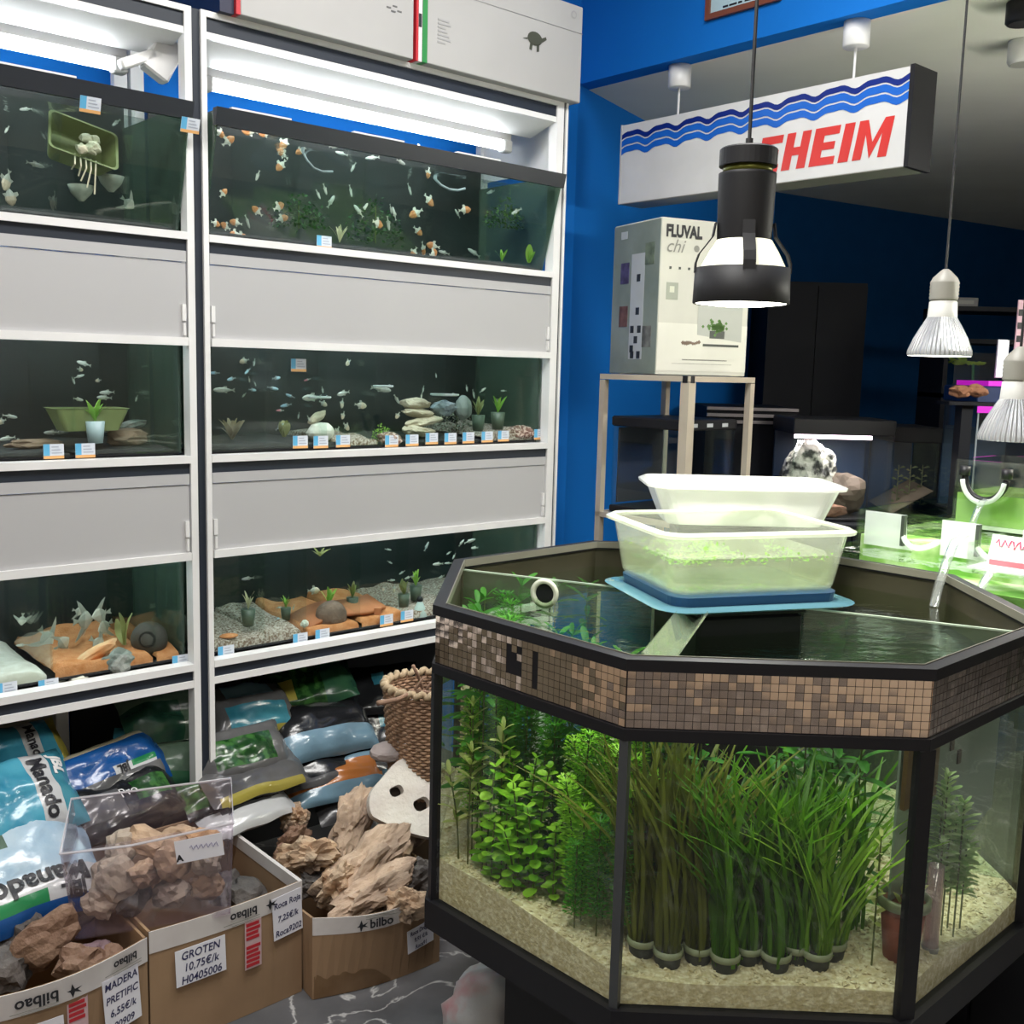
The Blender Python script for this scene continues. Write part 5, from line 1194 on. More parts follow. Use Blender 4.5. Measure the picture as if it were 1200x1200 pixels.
# right box with dragon stone
FP0 = at_z(366, 1172, 0); h_ = .205
RB_W = .34
t, front, right, wp = carton('cardboard_box', 'wet stained cardboard box with a bulging front full of brown layered stone', (FP0.x, FP0.y, .001), RZ-.17, RB_W, .33, h_, .055, .02)
wp('tape_strip', front, h_-.042, h_+.002, .0016, -.0005, TAPE)
bandprint(t, on_front(t, front, .45, h_-.022, RB_W), 'bilbo', .030, flip=False)
b = MB(); b.M = on_front(t, front, .93, h_-.020, RB_W); b.add([(x*.03, y*.03, .001) for x, y in BIRD], [tuple(range(len(BIRD)))]); b.build('swallow_mark', BLACKINK, t)
note(t, on_front(t, front, .80, h_-.105, RB_W), .085, .06, ['Roca Dragon', '9,95 €/k', 'Roca91'], .015, rot=.06)
STAIN = mat('wet_cardboard', (.14,.075,.03), .6, col2=(.20,.12,.06), scale=14)
b = MB(); n = 26; vs = []
for i in range(n+1):
    s = .01+.56*i/n; hz = (.055+.014*noise.noise(Vector((s*16,0,0))))*min(1, (1-i/n)*3+.15)
    vs += [front(s, .001, .0014), front(s, hz, .0014)]
b.add(vs, [(2*i, 2*i+2, 2*i+3, 2*i+1) for i in range(n)]); b.build('wet_stain', STAIN, t)
RIGHTB = t
# tan box behind with white slab
p = at_z(424, 958, .24)
t, front, right, wp = carton('cardboard_box', 'plain tan cardboard box under the white holed slab', rk(.50, .36, .001), RZ-.25, .34, .30, .26, 0, 0)
# rocks
DRAGON = mat('dragon_stone', (.42,.27,.17), .85, col2=(.10,.065,.045), scale=7, contrast=(.40,.68), col3=(.50,.37,.26), bump=.9, bscale=26, detail=8, stretch=(1,1,2.2))
DRAGON2 = mat('dragon_stone_pale', (.52,.38,.28), .85, col2=(.17,.12,.09), scale=8, contrast=(.42,.72), bump=.9, bscale=30, detail=8, stretch=(1,2,1))
DARKR = mat('dark_rock', (.055,.052,.052), .7, col2=(.14,.12,.11), scale=9, bump=.6)
BROWNR = mat('brown_wood_rock', (.16,.085,.055), .7, col2=(.30,.19,.13), scale=9, bump=.6)
TANR = mat('tan_rock', (.46,.31,.20), .8, col2=(.26,.17,.12), scale=10, bump=.7, bscale=35, detail=7)
GREYTAN = mat('grey_tan_rock', (.30,.24,.20), .8, col2=(.42,.34,.26), scale=10, bump=.7, bscale=35, detail=7)
drag = [ # px, py, z, size, rotation, material, label
 (345, 960, .26, (.085,.035,.04), (.1,.45,1.9), DRAGON, 'brown layered stone lying across the corner of the GROTEN box'),
 (412, 965, .30, (.045,.04,.10), (-.5,.55,.3), DRAGON2, 'upright pale tan layered stone standing over the others'),
 (360, 1005, .25, (.11,.05,.045), (.3,.4,2.4), DRAGON, 'long brown layered stone pointing at the rack post'),
 (430, 1015, .25, (.12,.055,.05), (.2,-.5,.8), DRAGON2, 'pale brown layered stone in the middle of the stained box'),
 (470, 985, .24, (.09,.045,.05), (.2,-.6,1.0), DRAGON, 'brown layered stone leaning to the tank side of the box'),
 (440, 1045, .22, (.11,.045,.04), (.1,-.35,.5), DRAGON2, 'flat pale brown layered stone over the taped rim'),
 (395, 1035, .22, (.07,.04,.06), (.5,.2,1.2), DRAGON, 'dark brown rough stone at the taped rim'),
 (475, 1060, .20, (.05,.035,.05), (.3,.3,.2), DRAGON, 'small dark jagged stone at the front of the stained box'),
 (490, 1035, .21, (.06,.04,.06), (.2,.5,.6), DARKR, 'grey shadowed stone beside the tank in the stained box'),
 (375, 1035, .20, (.06,.04,.04), (.2,.1,.3), DARKR, 'dark stone wedged low in the stained box'),
 (345, 990, .22, (.05,.03,.06), (.3,.1,.9), BROWNR, 'brown jagged stone behind the long layered stone'),
]
for i, (px, py, z, sz, ro, m_, lab) in enumerate(drag):
    rock('layered_stone', lab, 30+i, at_z(px, py, z), sz, m_, ro, 'stones in the stained box', rough=.62, freq=1.9, sub=4)
left = [(30,1100,.25,(.05,.04,.06),(.2,.3,.1),DARKR,'dark grey rock at the edge of the MADERA box under the bag'),(50,1105,.26,(.055,.035,.085),(.2,.75,.6),BROWNR,'long reddish brown rock in the MADERA box'),(95,1130,.24,(.05,.04,.04),(.1,.2,.5),BROWNR,'small orange brown rock in the MADERA box'),
        (110,1120,.23,(.045,.03,.03),(.4,.2,.9),mat('violet_rock', (.16,.10,.12), .7, col2=(.24,.16,.17)),'violet grey rock beneath the clear tub'),(70,1082,.24,(.07,.04,.03),(.1,-.1,.4),DARKR,'flat dark rock under the bag corner'),(8,1135,.22,(.05,.05,.05),(0,.2,.2),DARKR,'round dark rock at the front of the MADERA box'),(130,1125,.22,(.04,.03,.03),(0,.2,.2),BROWNR,'little brown rock by the tub foot')]
for i, (px, py, z, sz, ro, m_, lab) in enumerate(left): rock('box_rock', lab, 60+i, at_z(px, py, z), sz, m_, ro, 'rocks in the MADERA box', rough=.5, sub=3)
for i, (px, py, z, lab) in enumerate(((290,1050,.20,'grey blue rock in the GROTEN box'),(265,1040,.18,'dark rock deep in the GROTEN box'),(310,1075,.16,'dark rock deep at the front of the GROTEN box'))): rock('box_rock', lab, 80+i, at_z(px, py, z), (.05,.045,.04), DARKR, (0,.3,i), 'rocks in the GROTEN box', sub=3)

# clear acrylic tub of rocks on the two boxes
A0 = at_z(88, 1100, .262); A1 = at_z(270, 1068, .285); ex = A1-A0; TWd = ex.length; ax = math.atan2(ex.y, ex.x)
t = thing('acrylic_tub', 'clear acrylic tub of tan rocks resting on the cardboard boxes', 'tub', A0, ax); t.rotation_euler = (0, -.055, ax)
TUBC = glass('tub_acrylic', (.96,.94,.96), .05, diff=.025, dcol=(.7,.55,.65)); TD = .19; TH = .235
for nm, vs in (('front_wall', [(0,0,0),(TWd,0,0),(TWd+.02,-.01,TH-.02),(-.012,-.01,TH-.035)]), ('back_wall', [(0,TD,0),(TWd,TD,0),(TWd+.02,TD+.01,TH),(-.012,TD+.01,TH)]),
               ('left_wall', [(0,0,0),(0,TD,0),(-.012,TD+.01,TH),(-.012,-.01,TH-.035)]), ('right_wall', [(TWd,0,0),(TWd,TD,0),(TWd+.02,TD+.01,TH),(TWd+.02,-.01,TH-.02)])):
    c = Vector((TWd/2, TD/2, TH/2)); b = MB(); nn = (Vector(vs[1])-Vector(vs[0])).cross(Vector(vs[3])-Vector(vs[0])).normalized()*.004
    if nn.dot(Vector(vs[0])-c) > 0: nn = -nn
    b.add(vs+[tuple(Vector(v)+nn) for v in vs], [(0,1,2,3),(7,6,5,4),(0,4,5,1),(1,5,6,2),(2,6,7,3),(3,7,4,0)]); b.build(nm, TUBC, t)
MB().box((0,0,-.004), (TWd,TD,0)).build('tub_floor', TUBC, t)
RIMM = glass('acrylic_rim', (.9,.9,.92), .1, diff=.5, dcol=(.75,.72,.76))
b = MB(); b.tube([(-.012,-.01,TH-.035),(TWd*.4,-.018,TH-.035),(TWd+.02,-.01,TH-.02),(TWd+.02,TD+.01,TH),(-.012,TD+.01,TH),(-.012,-.01,TH-.035)], .0028, 6); b.build('tub_rim', RIMM, t)
b = MB(); b.M = basis((TWd*.83, -.0135, TH-.065), (1,0,.06), (0,0,1)); b.box((-.05,-.026,0), (.05,.026,.001)); nt_ = b.build('paper_label', PAPER, t)
text('A', .02, BLACKINK, nt_, basis((TWd*.83-.042, -.0152, TH-.082), (1,0,.06), (0,0,1)), bold=.001)
b = MB(); rr = random.Random(3); pts = [(TWd*.83-.02+.0035*i, -.0152, TH-.060+.006*math.sin(i*2.1)) for i in range(18)]; b.tube(pts, .0006, 4); b.build('scribble', mat('violet_ink', (.12,.10,.30), .5), nt_)
Mt = Matrix.Translation(A0) @ Matrix.Rotation(ax, 4, 'Z') @ Matrix.Rotation(-.055, 4, 'Y')
tr_ = [(.05,.055,.045,.040,.030,.035,GREYTAN,'grey tan rock in a lower corner of the clear tub'),(.12,.06,.04,.045,.035,.032,DARKR,'dark grey rock at the bottom of the clear tub'),(.20,.06,.04,.05,.035,.033,GREYTAN,'shaded rock low in the clear tub'),(.28,.06,.045,.04,.032,.035,TANR,'tan rock low at the labelled end of the clear tub'),
       (.06,.12,.07,.045,.035,.04,GREYTAN,'striped grey rock at the back of the clear tub'),(.09,.05,.10,.045,.028,.05,GREYTAN,'upright olive rock against the tub front'),(.15,.05,.10,.05,.03,.032,TANR,'flat sandy rock against the tub front'),(.165,.11,.14,.06,.04,.03,TANR,'broad sandy rock on top of the tub pile'),
       (.21,.05,.12,.04,.028,.055,TANR,'long leaning tan rock in the middle of the clear tub'),(.285,.05,.105,.045,.03,.03,GREYTAN,'grey tan rock below the orange rock in the clear tub'),(.28,.055,.15,.045,.03,.032,mat('orange_tan_rock', (.50,.28,.13), .8, col2=(.36,.20,.10), scale=10, bump=.6),'orange tan rock under the paper label'),(.10,.12,.135,.045,.035,.04,GREYTAN,'grey rock at the top back of the tub pile'),(.22,.13,.13,.05,.035,.035,TANR,'tan rock at the back of the tub pile')]
for i, (x, y, z, a, b_, c, m_, lab) in enumerate(tr_): rock('tub_rock', lab, 100+i, Mt @ Vector((x*TWd/.33, y, z)), (a*.95, b_*.95, c*.95), m_, (.3*math.sin(i*2.), .4*math.cos(i*3.1), i*1.3), 'rocks in the clear tub', rough=.5, freq=1.7, sub=3)

# wicker basket with roots
bc = at_n(500, 870, .25); bz = .33
t = thing('wicker_basket', 'tall brown wicker basket with a pale rolled rim behind the octagonal aquarium', 'basket', (bc.x, bc.y, bz))
WK = mat('wicker', (.34,.20,.12), .75, col2=(.22,.13,.08), scale=30); WKL = mat('wicker_rim', (.45,.34,.22), .7, col2=(.36,.26,.16), scale=30)
b = MB(); RB = lambda z: .098+.020*(z/.30)
nst = 26
for j in range(34):
    z = .006+j*.0085; pts = []
    for i in range(nst*2+1):
        a = math.pi*i/nst; rr_ = RB(z)+(.0035 if (i+j) % 2 else -.0035); pts.append((rr_*math.cos(a), rr_*math.sin(a), z))
    b.tube(pts, .0042, 5, False)
stuff(b.build('weave', WK, t, True))
for i in range(nst):
    a = 2*math.pi*i/nst; MB().tube([(RB(0)*math.cos(a), RB(0)*math.sin(a), 0), (RB(.30)*math.cos(a), RB(.30)*math.sin(a), .30)], .0035, 5).build('stake', WK, t)
b = MB(); pts = []
for i in range(121):
    a = 2*math.pi*i/120; q = a*26; pts.append(((RB(.30)+.006*math.cos(q))*math.cos(a), (RB(.30)+.006*math.cos(q))*math.sin(a), .303+.006*math.sin(q)))
b.tube(pts, .009, 6, False); b.build('rolled_rim', WKL, t, True)
MB().lathe([(.096,.0),(.096,.008)], 24).build('basket_floor', WK, t)
ROOT = mat('root_wood', (.30,.18,.12), .75, col2=(.22,.13,.09), scale=20)
def mk_root(label, pts, r0):
    t = thing('dry_root', label, 'branch', pts[0]); p0 = Vector(pts[0]); b = MB(); n = len(pts); b.tube([Vector(p)-p0 for p in pts], [r0*(1-.4*i/(n-1)) for i in range(n)], 7); b.build('root_stem', ROOT, t, True)
    b = MB(); m_ = Vector(pts[n//2])-p0; b.tube([m_, m_+Vector((.02,.01,.03)), m_+Vector((.03,.02,.035))], [.004,.003,.002], 6); b.build('root_twig', ROOT, t, True)
top = Vector((bc.x, bc.y, bz+.30))
mk_root('dry root sticking out sideways over the basket rim', [at_n(443,824,.34), at_n(465,820,.32), at_n(485,810,.30), top+Vector((.02,.02,-.03)), top+Vector((.07,.03,-.06))], .007)
mk_root('thin curved dry root standing up in the basket', [at_n(484,780,.27), at_n(490,792,.26), at_n(497,812,.25), top+Vector((.03,.01,-.10))], .005)
# white holed slab
def slabm():
    bm = bmesh.new()
    sp = at_z(478, 915, .32)
    return sp
sp = at_n(472, 925, .30)
t = thing('holed_slab', 'white plaster slab with two holes leaning on the tan cardboard box', 'slab', sp)
poly_o = [(-.075,-.05),(-.06,-.062),(.02,-.095),(.07,-.10),(.085,-.04),(.08,.05),(.02,.06),(-.015,.055),(-.045,.02),(-.075,-.01)]
holes = [((-.026,-.010),(.020,.015)), ((.042,-.045),(.024,.018))]
bm = bmesh.new()
def ringv(pts): return [bm.verts.new((x, y, 0)) for x, y in pts]
def smoothp(p, k=2):
    for _ in range(k):
        q = []
        for i in range(len(p)):
            a = Vector(p[i]); c = Vector(p[(i+1) % len(p)]); q += [tuple(a*.75+c*.25), tuple(a*.25+c*.75)]
        p = q
    return p
es = []
for pts in [[(1.35*x_, 1.35*y_) for x_, y_ in smoothp(poly_o)]] + [[(c[0]+r_[0]*math.cos(a), c[1]+r_[1]*math.sin(a)*(1+.25*math.sin(2*a))) for a in [2*math.pi*i/14 for i in range(14)]] for c, r_ in holes]:
    v = ringv(pts); es += [bm.edges.new((v[i], v[(i+1) % len(v)])) for i in range(len(v))]
bmesh.ops.triangle_fill(bm, edges=es, use_beauty=True)
g_ = bmesh.ops.extrude_face_region(bm, geom=bm.faces[:]); 
for v in [v for v in g_['geom'] if isinstance(v, bmesh.types.BMVert)]: v.co.z += .028
bmesh.ops.recalc_face_normals(bm, faces=bm.faces[:])
Ms = basis((0,0,0), (math.cos(RZ-.35), math.sin(RZ-.35), -.12), N*-.55+Vector((0,0,.8)))
for v in bm.verts: v.co = Ms @ v.co
me = bpy.data.meshes.new('slab_body'); bm.to_mesh(me); bm.free(); me.materials.append(mat('white_plaster', (.66,.62,.58), .8, col2=(.58,.52,.48), scale=12, bump=.4)); mobj('slab_body', me, t)
o = MB().add([tuple(Ms @ Vector((x, y, -.02))) for x, y in ((-.05,-.04),(.07,-.07),(.07,.04),(-.03,.03))], [(0,1,2,3)]).build('slab_backing', mat('brown_backing', (.07,.05,.04), .8), t)
rock('flat_stone', 'pinkish grey flat stone under the wicker basket', 130, at_n(458, 880, .22), (.06,.05,.025), mat('pink_grey_stone', (.36,.30,.29), .85, scale=10), (0,0,RZ), None, rough=.2, freq=1, sub=3, cat='stone')

# plastic bag on the floor under the tank
bp = at_z(590, 1195, .10)
t = thing('plastic_bag', 'crumpled white plastic bag with faded red print on the floor under the octagonal aquarium', 'bag', (bp.x, bp.y, 0.001))
me = rock_mesh(41, .12, .10, .12, rough=.35, freq=1.5, sub=4); me.transform(Matrix.Translation((0,0,.105))); 
for v in me.vertices: v.co.z = max(0, v.co.z)
me.materials.append(mat('white_bag', (.48,.48,.50), .35, col2=(.50,.26,.28), scale=9, contrast=(.52,.66), bump=.4, bscale=18)); me.polygons.foreach_set('use_smooth', [True]*len(me.polygons)); mobj('bag_body', me, t)
b = MB(); b.tube([(.02,-.06,.20),(.03,-.09,.235),(.05,-.06,.22)], .006, 6); b.build('bag_handle', mat('white_bag_handle', (.5,.5,.5), .4), t, True)
bp = at_z(622, 1188, .06)
t = thing('paper_packet', 'brown and ochre paper packet beside the white plastic bag', 'packet', (bp.x+.06, bp.y+.02, .001), .5)
MB().bevbox((-.05,-.04,0), (.05,.04,.12), .006).build('packet_body', mat('ochre_paper', (.35,.22,.05), .6), t); MB().box((-.052,-.0415,.03), (.0,-.0402,.10)).build('packet_panel', mat('brown_print', (.12,.05,.02), .6), t)

# ------------------------------------------------------------------ contents of the rack aquariums
def ppm(p): return (p-CAM).dot(FW)/F           # metres per pixel at a point
CARDM = [mat('card_white', (.62,.66,.72), .5, col2=(.55,.60,.68), scale=60), mat('card_blue', (.10,.38,.62), .5), mat('card_orange', (.70,.38,.14), .5), mat('card_grey', (.36,.40,.48), .5)]
b = MB(); cw, ch = .046, .034
def cq(x0, x1, z0, z1, mi, y=-.0006): b.mi = mi; b.add([(x0,y,z0),(x1,y,z0),(x1,y,z1),(x0,y,z1)], [(0,1,2,3)])
b.box((-cw/2,0,0), (cw/2,.001,ch)); cq(-cw/2,-cw/2+.014,.007,ch,1); cq(-cw/2,cw/2,0,.007,2)
for i in range(3): cq(-cw/2+.018,cw/2-.004-.004*i,.012+.007*i,.0145+.007*i,3)
CARDME = b.mesh('price_card', CARDM)
def cards(lst, n, label, group):
    for px, py in lst:
        o = bpy.data.objects.new('price_card', CARDME); COL.objects.link(o); p = at_n(px, py, n); o.location = p - Vector((0,0,ch/2)); o.rotation_euler = (0,0,RZ); tag(o, label, 'price card', group)
def card1(px, py, n, label, tilt=0):
    o = bpy.data.objects.new('price_card', CARDME); COL.objects.link(o); p = at_n(px, py, n); o.location = p - Vector((0,0,ch/2)); o.rotation_euler = (tilt,0,RZ); tag(o, label, 'price card')
card1(105, 123, .048, 'price card above the yellow green basket', .29); card1(222, 147, .036, 'price card on the edge of the top aquarium beside the rack post', .29)
card1(380, 284, -.028, 'price card below the spiky white plant', .0)
card1(350, 428, -.031, 'price card stuck high on the middle aquarium'); card1(63, 529, -.031, 'price card under the olive planter'); card1(100, 528, -.031, 'price card under the white pot beside the olive planter')
cards([(352,518),(376,518),(402,517)], -.031, 'price card in the row of three beside the white dome stone', 'cards by the white stone')
cards([(459,517),(483,516),(506,514),(528,514),(549,513)], -.031, 'price card in the row below the stacked flat stones', 'cards below the stone stack')
cards([(571,512),(590,511)], -.031, 'price card of the pair below the potted plants', 'cards below the potted plants'); card1(632, 509, -.031, 'price card on the gravel at the blue wall end of the middle aquarium')
card1(8, 808, -.031, 'price card on the white sand'); card1(57, 804, -.031, 'price card on the orange sand beside the white sand'); card1(212, 775, -.031, 'price card near the dark clay pot')
card1(265, 764, -.031, 'price card at the rack post below the gravel'); card1(352, 749, -.031, 'price card beside the gravel pile of the bottom aquarium'); card1(378, 744, -.031, 'price card at the foot of the orange ramp')
card1(453, 727, -.031, 'price card on the high end of the orange ramp'); card1(477, 722, -.031, 'price card by the small white figure')

def fish_mesh(kind, mats):
    """x forward, length about 1"""
    b = MB(); prof = {'slim':[(-.42,.02,.012),(-.30,.055,.03),(-.05,.12,.06),(.2,.13,.065),(.38,.09,.05),(.48,.03,.02)], 'deep':[(-.36,.04,.015),(-.22,.14,.05),(.0,.24,.09),(.2,.25,.1),(.36,.16,.07),(.46,.05,.03)], 'angel':[(-.25,.05,.015),(-.15,.2,.04),(.02,.33,.06),(.18,.30,.065),(.32,.16,.05),(.42,.04,.02)]}[kind]
    n = 8; vs = []
    for x, h, w_ in prof:
        for i in range(n): a = 2*math.pi*i/n; vs.append((x, w_*math.cos(a), h*math.sin(a)))
    fs = []
    for k in range(len(prof)-1):
        for i in range(n): fs.append((k*n+i, k*n+(i+1) % n, (k+1)*n+(i+1) % n, (k+1)*n+i))
    fs += [tuple(range(n)), tuple((len(prof)-1)*n+i for i in range(n-1,-1,-1))]
    b.add(vs, fs); b.m = [0 if (f[0]//n) >= 2 else 1 for f in fs]
    b.mi = 1; e = .006
    def fin(pts): b.add([(x,-e,z) for x, z in pts]+[(x,e,z) for x, z in pts], [tuple(range(len(pts)-1,-1,-1)), tuple(range(len(pts),2*len(pts)))]+[(i,(i+1) % len(pts),len(pts)+(i+1) % len(pts),len(pts)+i) for i in range(len(pts))])
    x0 = prof[0][0]
    if kind == 'angel':
        fin([(x0+.02,.03),(x0+.02,-.03),(-.5,-.13),(-.46,0),(-.5,.13)]); fin([(.15,.29),(-.1,.25),(-.36,.72),(-.18,.62)]); fin([(.12,-.29),(-.1,-.24),(-.36,-.72),(-.18,-.62)]); fin([(.2,-.26),(.15,-.27),(-.02,-.55)])
    else:
        fin([(x0+.03,.02),(x0+.03,-.02),(-.55,-.12),(-.50,0),(-.55,.12)]); h = prof[2][1]; fin([(.08,h*.95),(-.15,h*.75),(-.18,h*1.5),(-.02,h*1.6)]); fin([(.02,-h*.95),(-.18,-h*.7),(-.16,-h*1.35)])
    return b.mesh('fish', mats, False)
FM = {
 'o': fish_mesh('deep', [mat('fish_orange', (.62,.20,.06), .4, col2=(.7,.34,.14)), mat('fish_white', (.72,.70,.62), .4)]),
 'w': fish_mesh('slim', [mat('fish_silver', (.55,.56,.52), .35), mat('fish_fin_pale', (.42,.43,.38), .4)]),
 'b': fish_mesh('slim', [mat('fish_blue', (.16,.38,.52), .35, col2=(.45,.55,.6)), mat('fish_grey', (.22,.25,.26), .4)]),
 'd': fish_mesh('deep', [mat('fish_cream', (.60,.50,.38), .4), MATS['fish_fin_pale']]),
 'a': fish_mesh('angel', [mat('angel_white', (.62,.62,.54), .4), mat('angel_fin', (.42,.44,.38), .45)]),
 'p': fish_mesh('slim', [mat('fish_pink', (.62,.20,.26), .4), MATS['fish_fin_pale']]),
}
fr = random.Random(17)
FL = {'o':('orange and white platy in the %s','orange platies'), 'w':('slim silver fish in the %s','silver fish'), 'b':('small blue fish in the %s','blue fish'), 'd':('cream coloured fish in the %s','cream fish'), 'a':('white angelfish with long fins in the %s','angelfish'), 'p':('small pink fish in the %s','pink fish')}
def school(tank_, lst, n0=-.10, n1=-.24):
    for e in lst:
        px, py, L_, k = e[:4]; ang = e[4] if len(e) > 4 else fr.uniform(-25, 25)
        p = at_n(px, py, fr.uniform(n1, n0)); s = L_*ppm(p)
        o = bpy.data.objects.new('fish', FM[k]); COL.objects.link(o); o.location = p; o.scale = (s, s, s)
        rz = RZ + fr.choice((0, math.pi)) + fr.uniform(-.5, .5)
        o.rotation_euler = (Matrix.Rotation(rz, 4, 'Z') @ Matrix.Rotation(math.radians(ang), 4, 'Y')).to_euler()
        lab, g = FL[k]; tag(o, lab % tank_ if '%s' in lab else lab, 'fish', g + ' in the ' + tank_)
T1R = [(x, y, fr.uniform(13,19), 'o', a) for x, y, a in ((258,156,30),(268,165,-40),(292,154,5),(310,157,10),(333,168,60),(331,180,-30),(329,194,50),(352,177,35),(262,226,-50),(301,247,-40),(327,242,-30),(253,262,10),(264,265,-20),(276,261,-10),(275,275,15),(283,278,5),(331,256,-20),(443,262,10),(502,203,80),(503,235,40),(487,250,30),(490,271,40),(496,292,70),(507,288,-10),(508,297,-20),(485,296,60),(545,246,-10),(490,176,20),(512,188,30))]
T1R += [(x, y, fr.uniform(11,17), 'w', a) for x, y, a in ((381,222,70),(373,228,60),(388,236,-60),(411,224,70),(420,247,-50),(428,243,-60),(462,250,-70),(470,190,10),(455,262,80),(458,245,70),(536,250,-40),(550,186,20),(400,180,-10),(414,196,60),(436,185,10),(391,172,-10),(605,248,30),(290,260,60),(302,206,70),(520,296,-10),(555,296,-30),(480,222,60),(575,225,20),(620,215,10))]
school('top aquarium with the air hoses', T1R)
school('top aquarium with the basket', [(x, y, l, k, a) for x, y, l, k, a in ((8,152,10,'w',60),(8,212,26,'d',70),(12,230,24,'d',80),(42,193,20,'w',10),(136,144,14,'w',40),(135,188,12,'d',70),(150,238,20,'a',40),(213,248,12,'w',20),(30,128,14,'w',10),(180,150,12,'w',30))])
T2R = [(x, y, fr.uniform(11,15), 'b', a) for x, y, a in ((251,437,0),(271,444,10),(290,435,30),(324,443,-5),(320,455,10),(340,464,-20),(335,475,10),(328,500,-30),(296,457,5),(486,472,20))]
T2R += [(262,457,24,'w',0),(402,461,20,'w',10),(365,466,30,'w',2),(447,456,24,'w',8),(286,423,12,'d',20),(298,425,9,'w',80),(292,445,7,'w',80),(299,450,7,'w',60),(286,463,7,'w',50),(328,481,9,'p',0),(360,445,8,'p',20),(378,457,8,'w',80),(379,473,11,'d',30),(401,473,12,'d',80),(402,487,10,'d',70),(406,500,13,'d',40),(395,505,11,'d',60),(423,475,15,'d',10),(408,425,12,'d',30),(465,468,12,'w',60),(496,456,8,'w',80),(494,464,8,'w',80),(511,440,6,'w',80),(466,487,9,'d',60),(547,455,8,'w',80),(555,462,11,'w',70),(566,457,11,'w',-30),(590,458,7,'w',0),(583,472,9,'w',80),(535,500,10,'d',30),(552,500,11,'d',-50),(543,490,9,'w',30),(605,452,9,'w',0),(630,448,15,'d',60),(350,487,8,'w',80),(362,491,9,'w',60)]
school('middle aquarium with the stone stack', T2R)
school('middle aquarium with the planter', [(98,426,18,'w',-15),(94,433,9,'d',10),(93,441,12,'w',-20),(86,446,9,'w',70),(125,460,18,'w',3),(122,466,18,'w',-3),(92,468,14,'w',10),(160,467,8,'w',70),(118,483,14,'w',0),(98,492,18,'w',0),(60,507,18,'w',0),(12,488,16,'w',10),(2,494,12,'d',20),(8,514,18,'w',10),(21,519,14,'d',20),(115,446,8,'d',10)])
school('bottom aquarium with angelfish', [(98,727,34,'a',5),(118,720,26,'a',10),(123,734,26,'a',20),(54,748,34,'a',60),(73,754,24,'a',-30),(114,754,28,'a',40),(26,726,16,'a',80),(25,756,12,'w',0),(92,716,16,'a',20)])
school('bottom aquarium with the dome', [(290,678,14,'w',5),(265,733,9,'b',20),(272,737,9,'b',-30),(327,712,8,'w',0),(309,725,7,'w',80),(344,712,7,'w',70),(368,692,16,'d',5),(325,725,9,'b',0),(455,644,8,'w',10),(457,659,7,'w',30),(459,680,9,'w',0),(500,640,12,'w',-60),(513,661,14,'w',0),(526,648,8,'w',20),(551,634,14,'w',-20),(541,636,10,'w',-50),(517,676,10,'w',10),(471,671,8,'w',30),(485,674,12,'w',-20),(478,677,10,'w',10),(556,642,12,'w',-5),(532,652,8,'w',60),(462,690,11,'d',70),(450,690,8,'d',40),(525,660,9,'w',0)])

# small plants of the rack aquariums: rosette of strap leaves, optional pot
def strap(L_, w_, m):
    b = MB(); n = 5; vs = []
    for i in range(n+1):
        s = i/n; ww = w_*(math.sin(math.pi*(.12+.80*s))); vs += [(L_*s, -ww/2, .35*L_*math.sin(s*1.6)), (L_*s, ww/2, .35*L_*math.sin(s*1.6)+.0005)]
    b.add(vs, [(2*i,2*i+2,2*i+3,2*i+1) for i in range(n)]); return b.mesh('leaf', m, True)
def rosette(label, px, py, n, size, m, count=9, pot=None, name='water_plant', up=.7, wr=.3):
    p = at_n(px, py, n); s = size*ppm(p); t = thing(name, label, 'plant', p, RZ); z0 = 0
    if pot:
        h = s*.55; MB().lathe([(s*.18,0),(s*.24,h),(s*.2,h)], 14).build('pot', pot, t, True); z0 = h
    me = strap(s*.55, s*wr*.5, m); r_ = random.Random(int(px*7+py))
    for i in range(count):
        o = bpy.data.objects.new('leaf', me); COL.objects.link(o); o.parent = t; o.location = (0,0,z0); q = r_.uniform(.7, 1.1); o.scale = (q,q,q); o.rotation_euler = (0, -up*r_.uniform(.5, 1.4), i*2.4+r_.uniform(-.3,.3))
    return t
def bush(label, px, py, n, w_, h_, m, count=160, leaf=.010, name='water_plant'):
    p = at_n(px, py, n); t = thing(name, label, 'plant', p, RZ); W_, H__ = w_*ppm(p), h_*ppm(p); r_ = random.Random(int(px+py)); b = MB()
    for i in range(count):
        a = r_.uniform(0, 6.3); e = r_.random()**.5; x, y, z = W_/2*e*math.cos(a), .03*e*math.sin(a), H__*(r_.random()*.9)*(1-.6*e*e)
        d = Vector((r_.gauss(0,1), r_.gauss(0,1), r_.gauss(.3,.7))).normalized(); sd = d.cross(Vector((0,0,1))).normalized()*leaf*.35; q = Vector((x,y,z))
        b.add([q, q+d*leaf*.5+sd, q+d*leaf, q+d*leaf*.5-sd], [(0,1,2,3)])
    stuff(b.build('foliage', m, t)); MB().tube([(0,0,0),(0,0,H__*.7)], .0015, 5).build('stem', STEMM, t); return t
PG = leafmat('rack_leaf_green', (.18,.42,.05), (.40,.60,.12)); PO = leafmat('rack_leaf_olive', (.20,.22,.06), (.40,.40,.18)); PW = leafmat('rack_leaf_cream', (.55,.52,.32), (.72,.68,.48)); PD = leafmat('rack_leaf_dark', (.02,.07,.03), (.05,.14,.05)); PB = leafmat('rack_leaf_brown', (.16,.12,.06), (.50,.44,.30))
POTG = mat('clear_green_pot', (.08,.11,.08), .4)
rosette('spiky white plant in the top aquarium above its price card', 398, 284, -.06, 34, PW, 12, up=1.0, wr=.18)
rosette('bright green rosette plant in the top aquarium at the blue wall end', 620, 308, -.05, 34, PG, 9, up=.9, wr=.5)
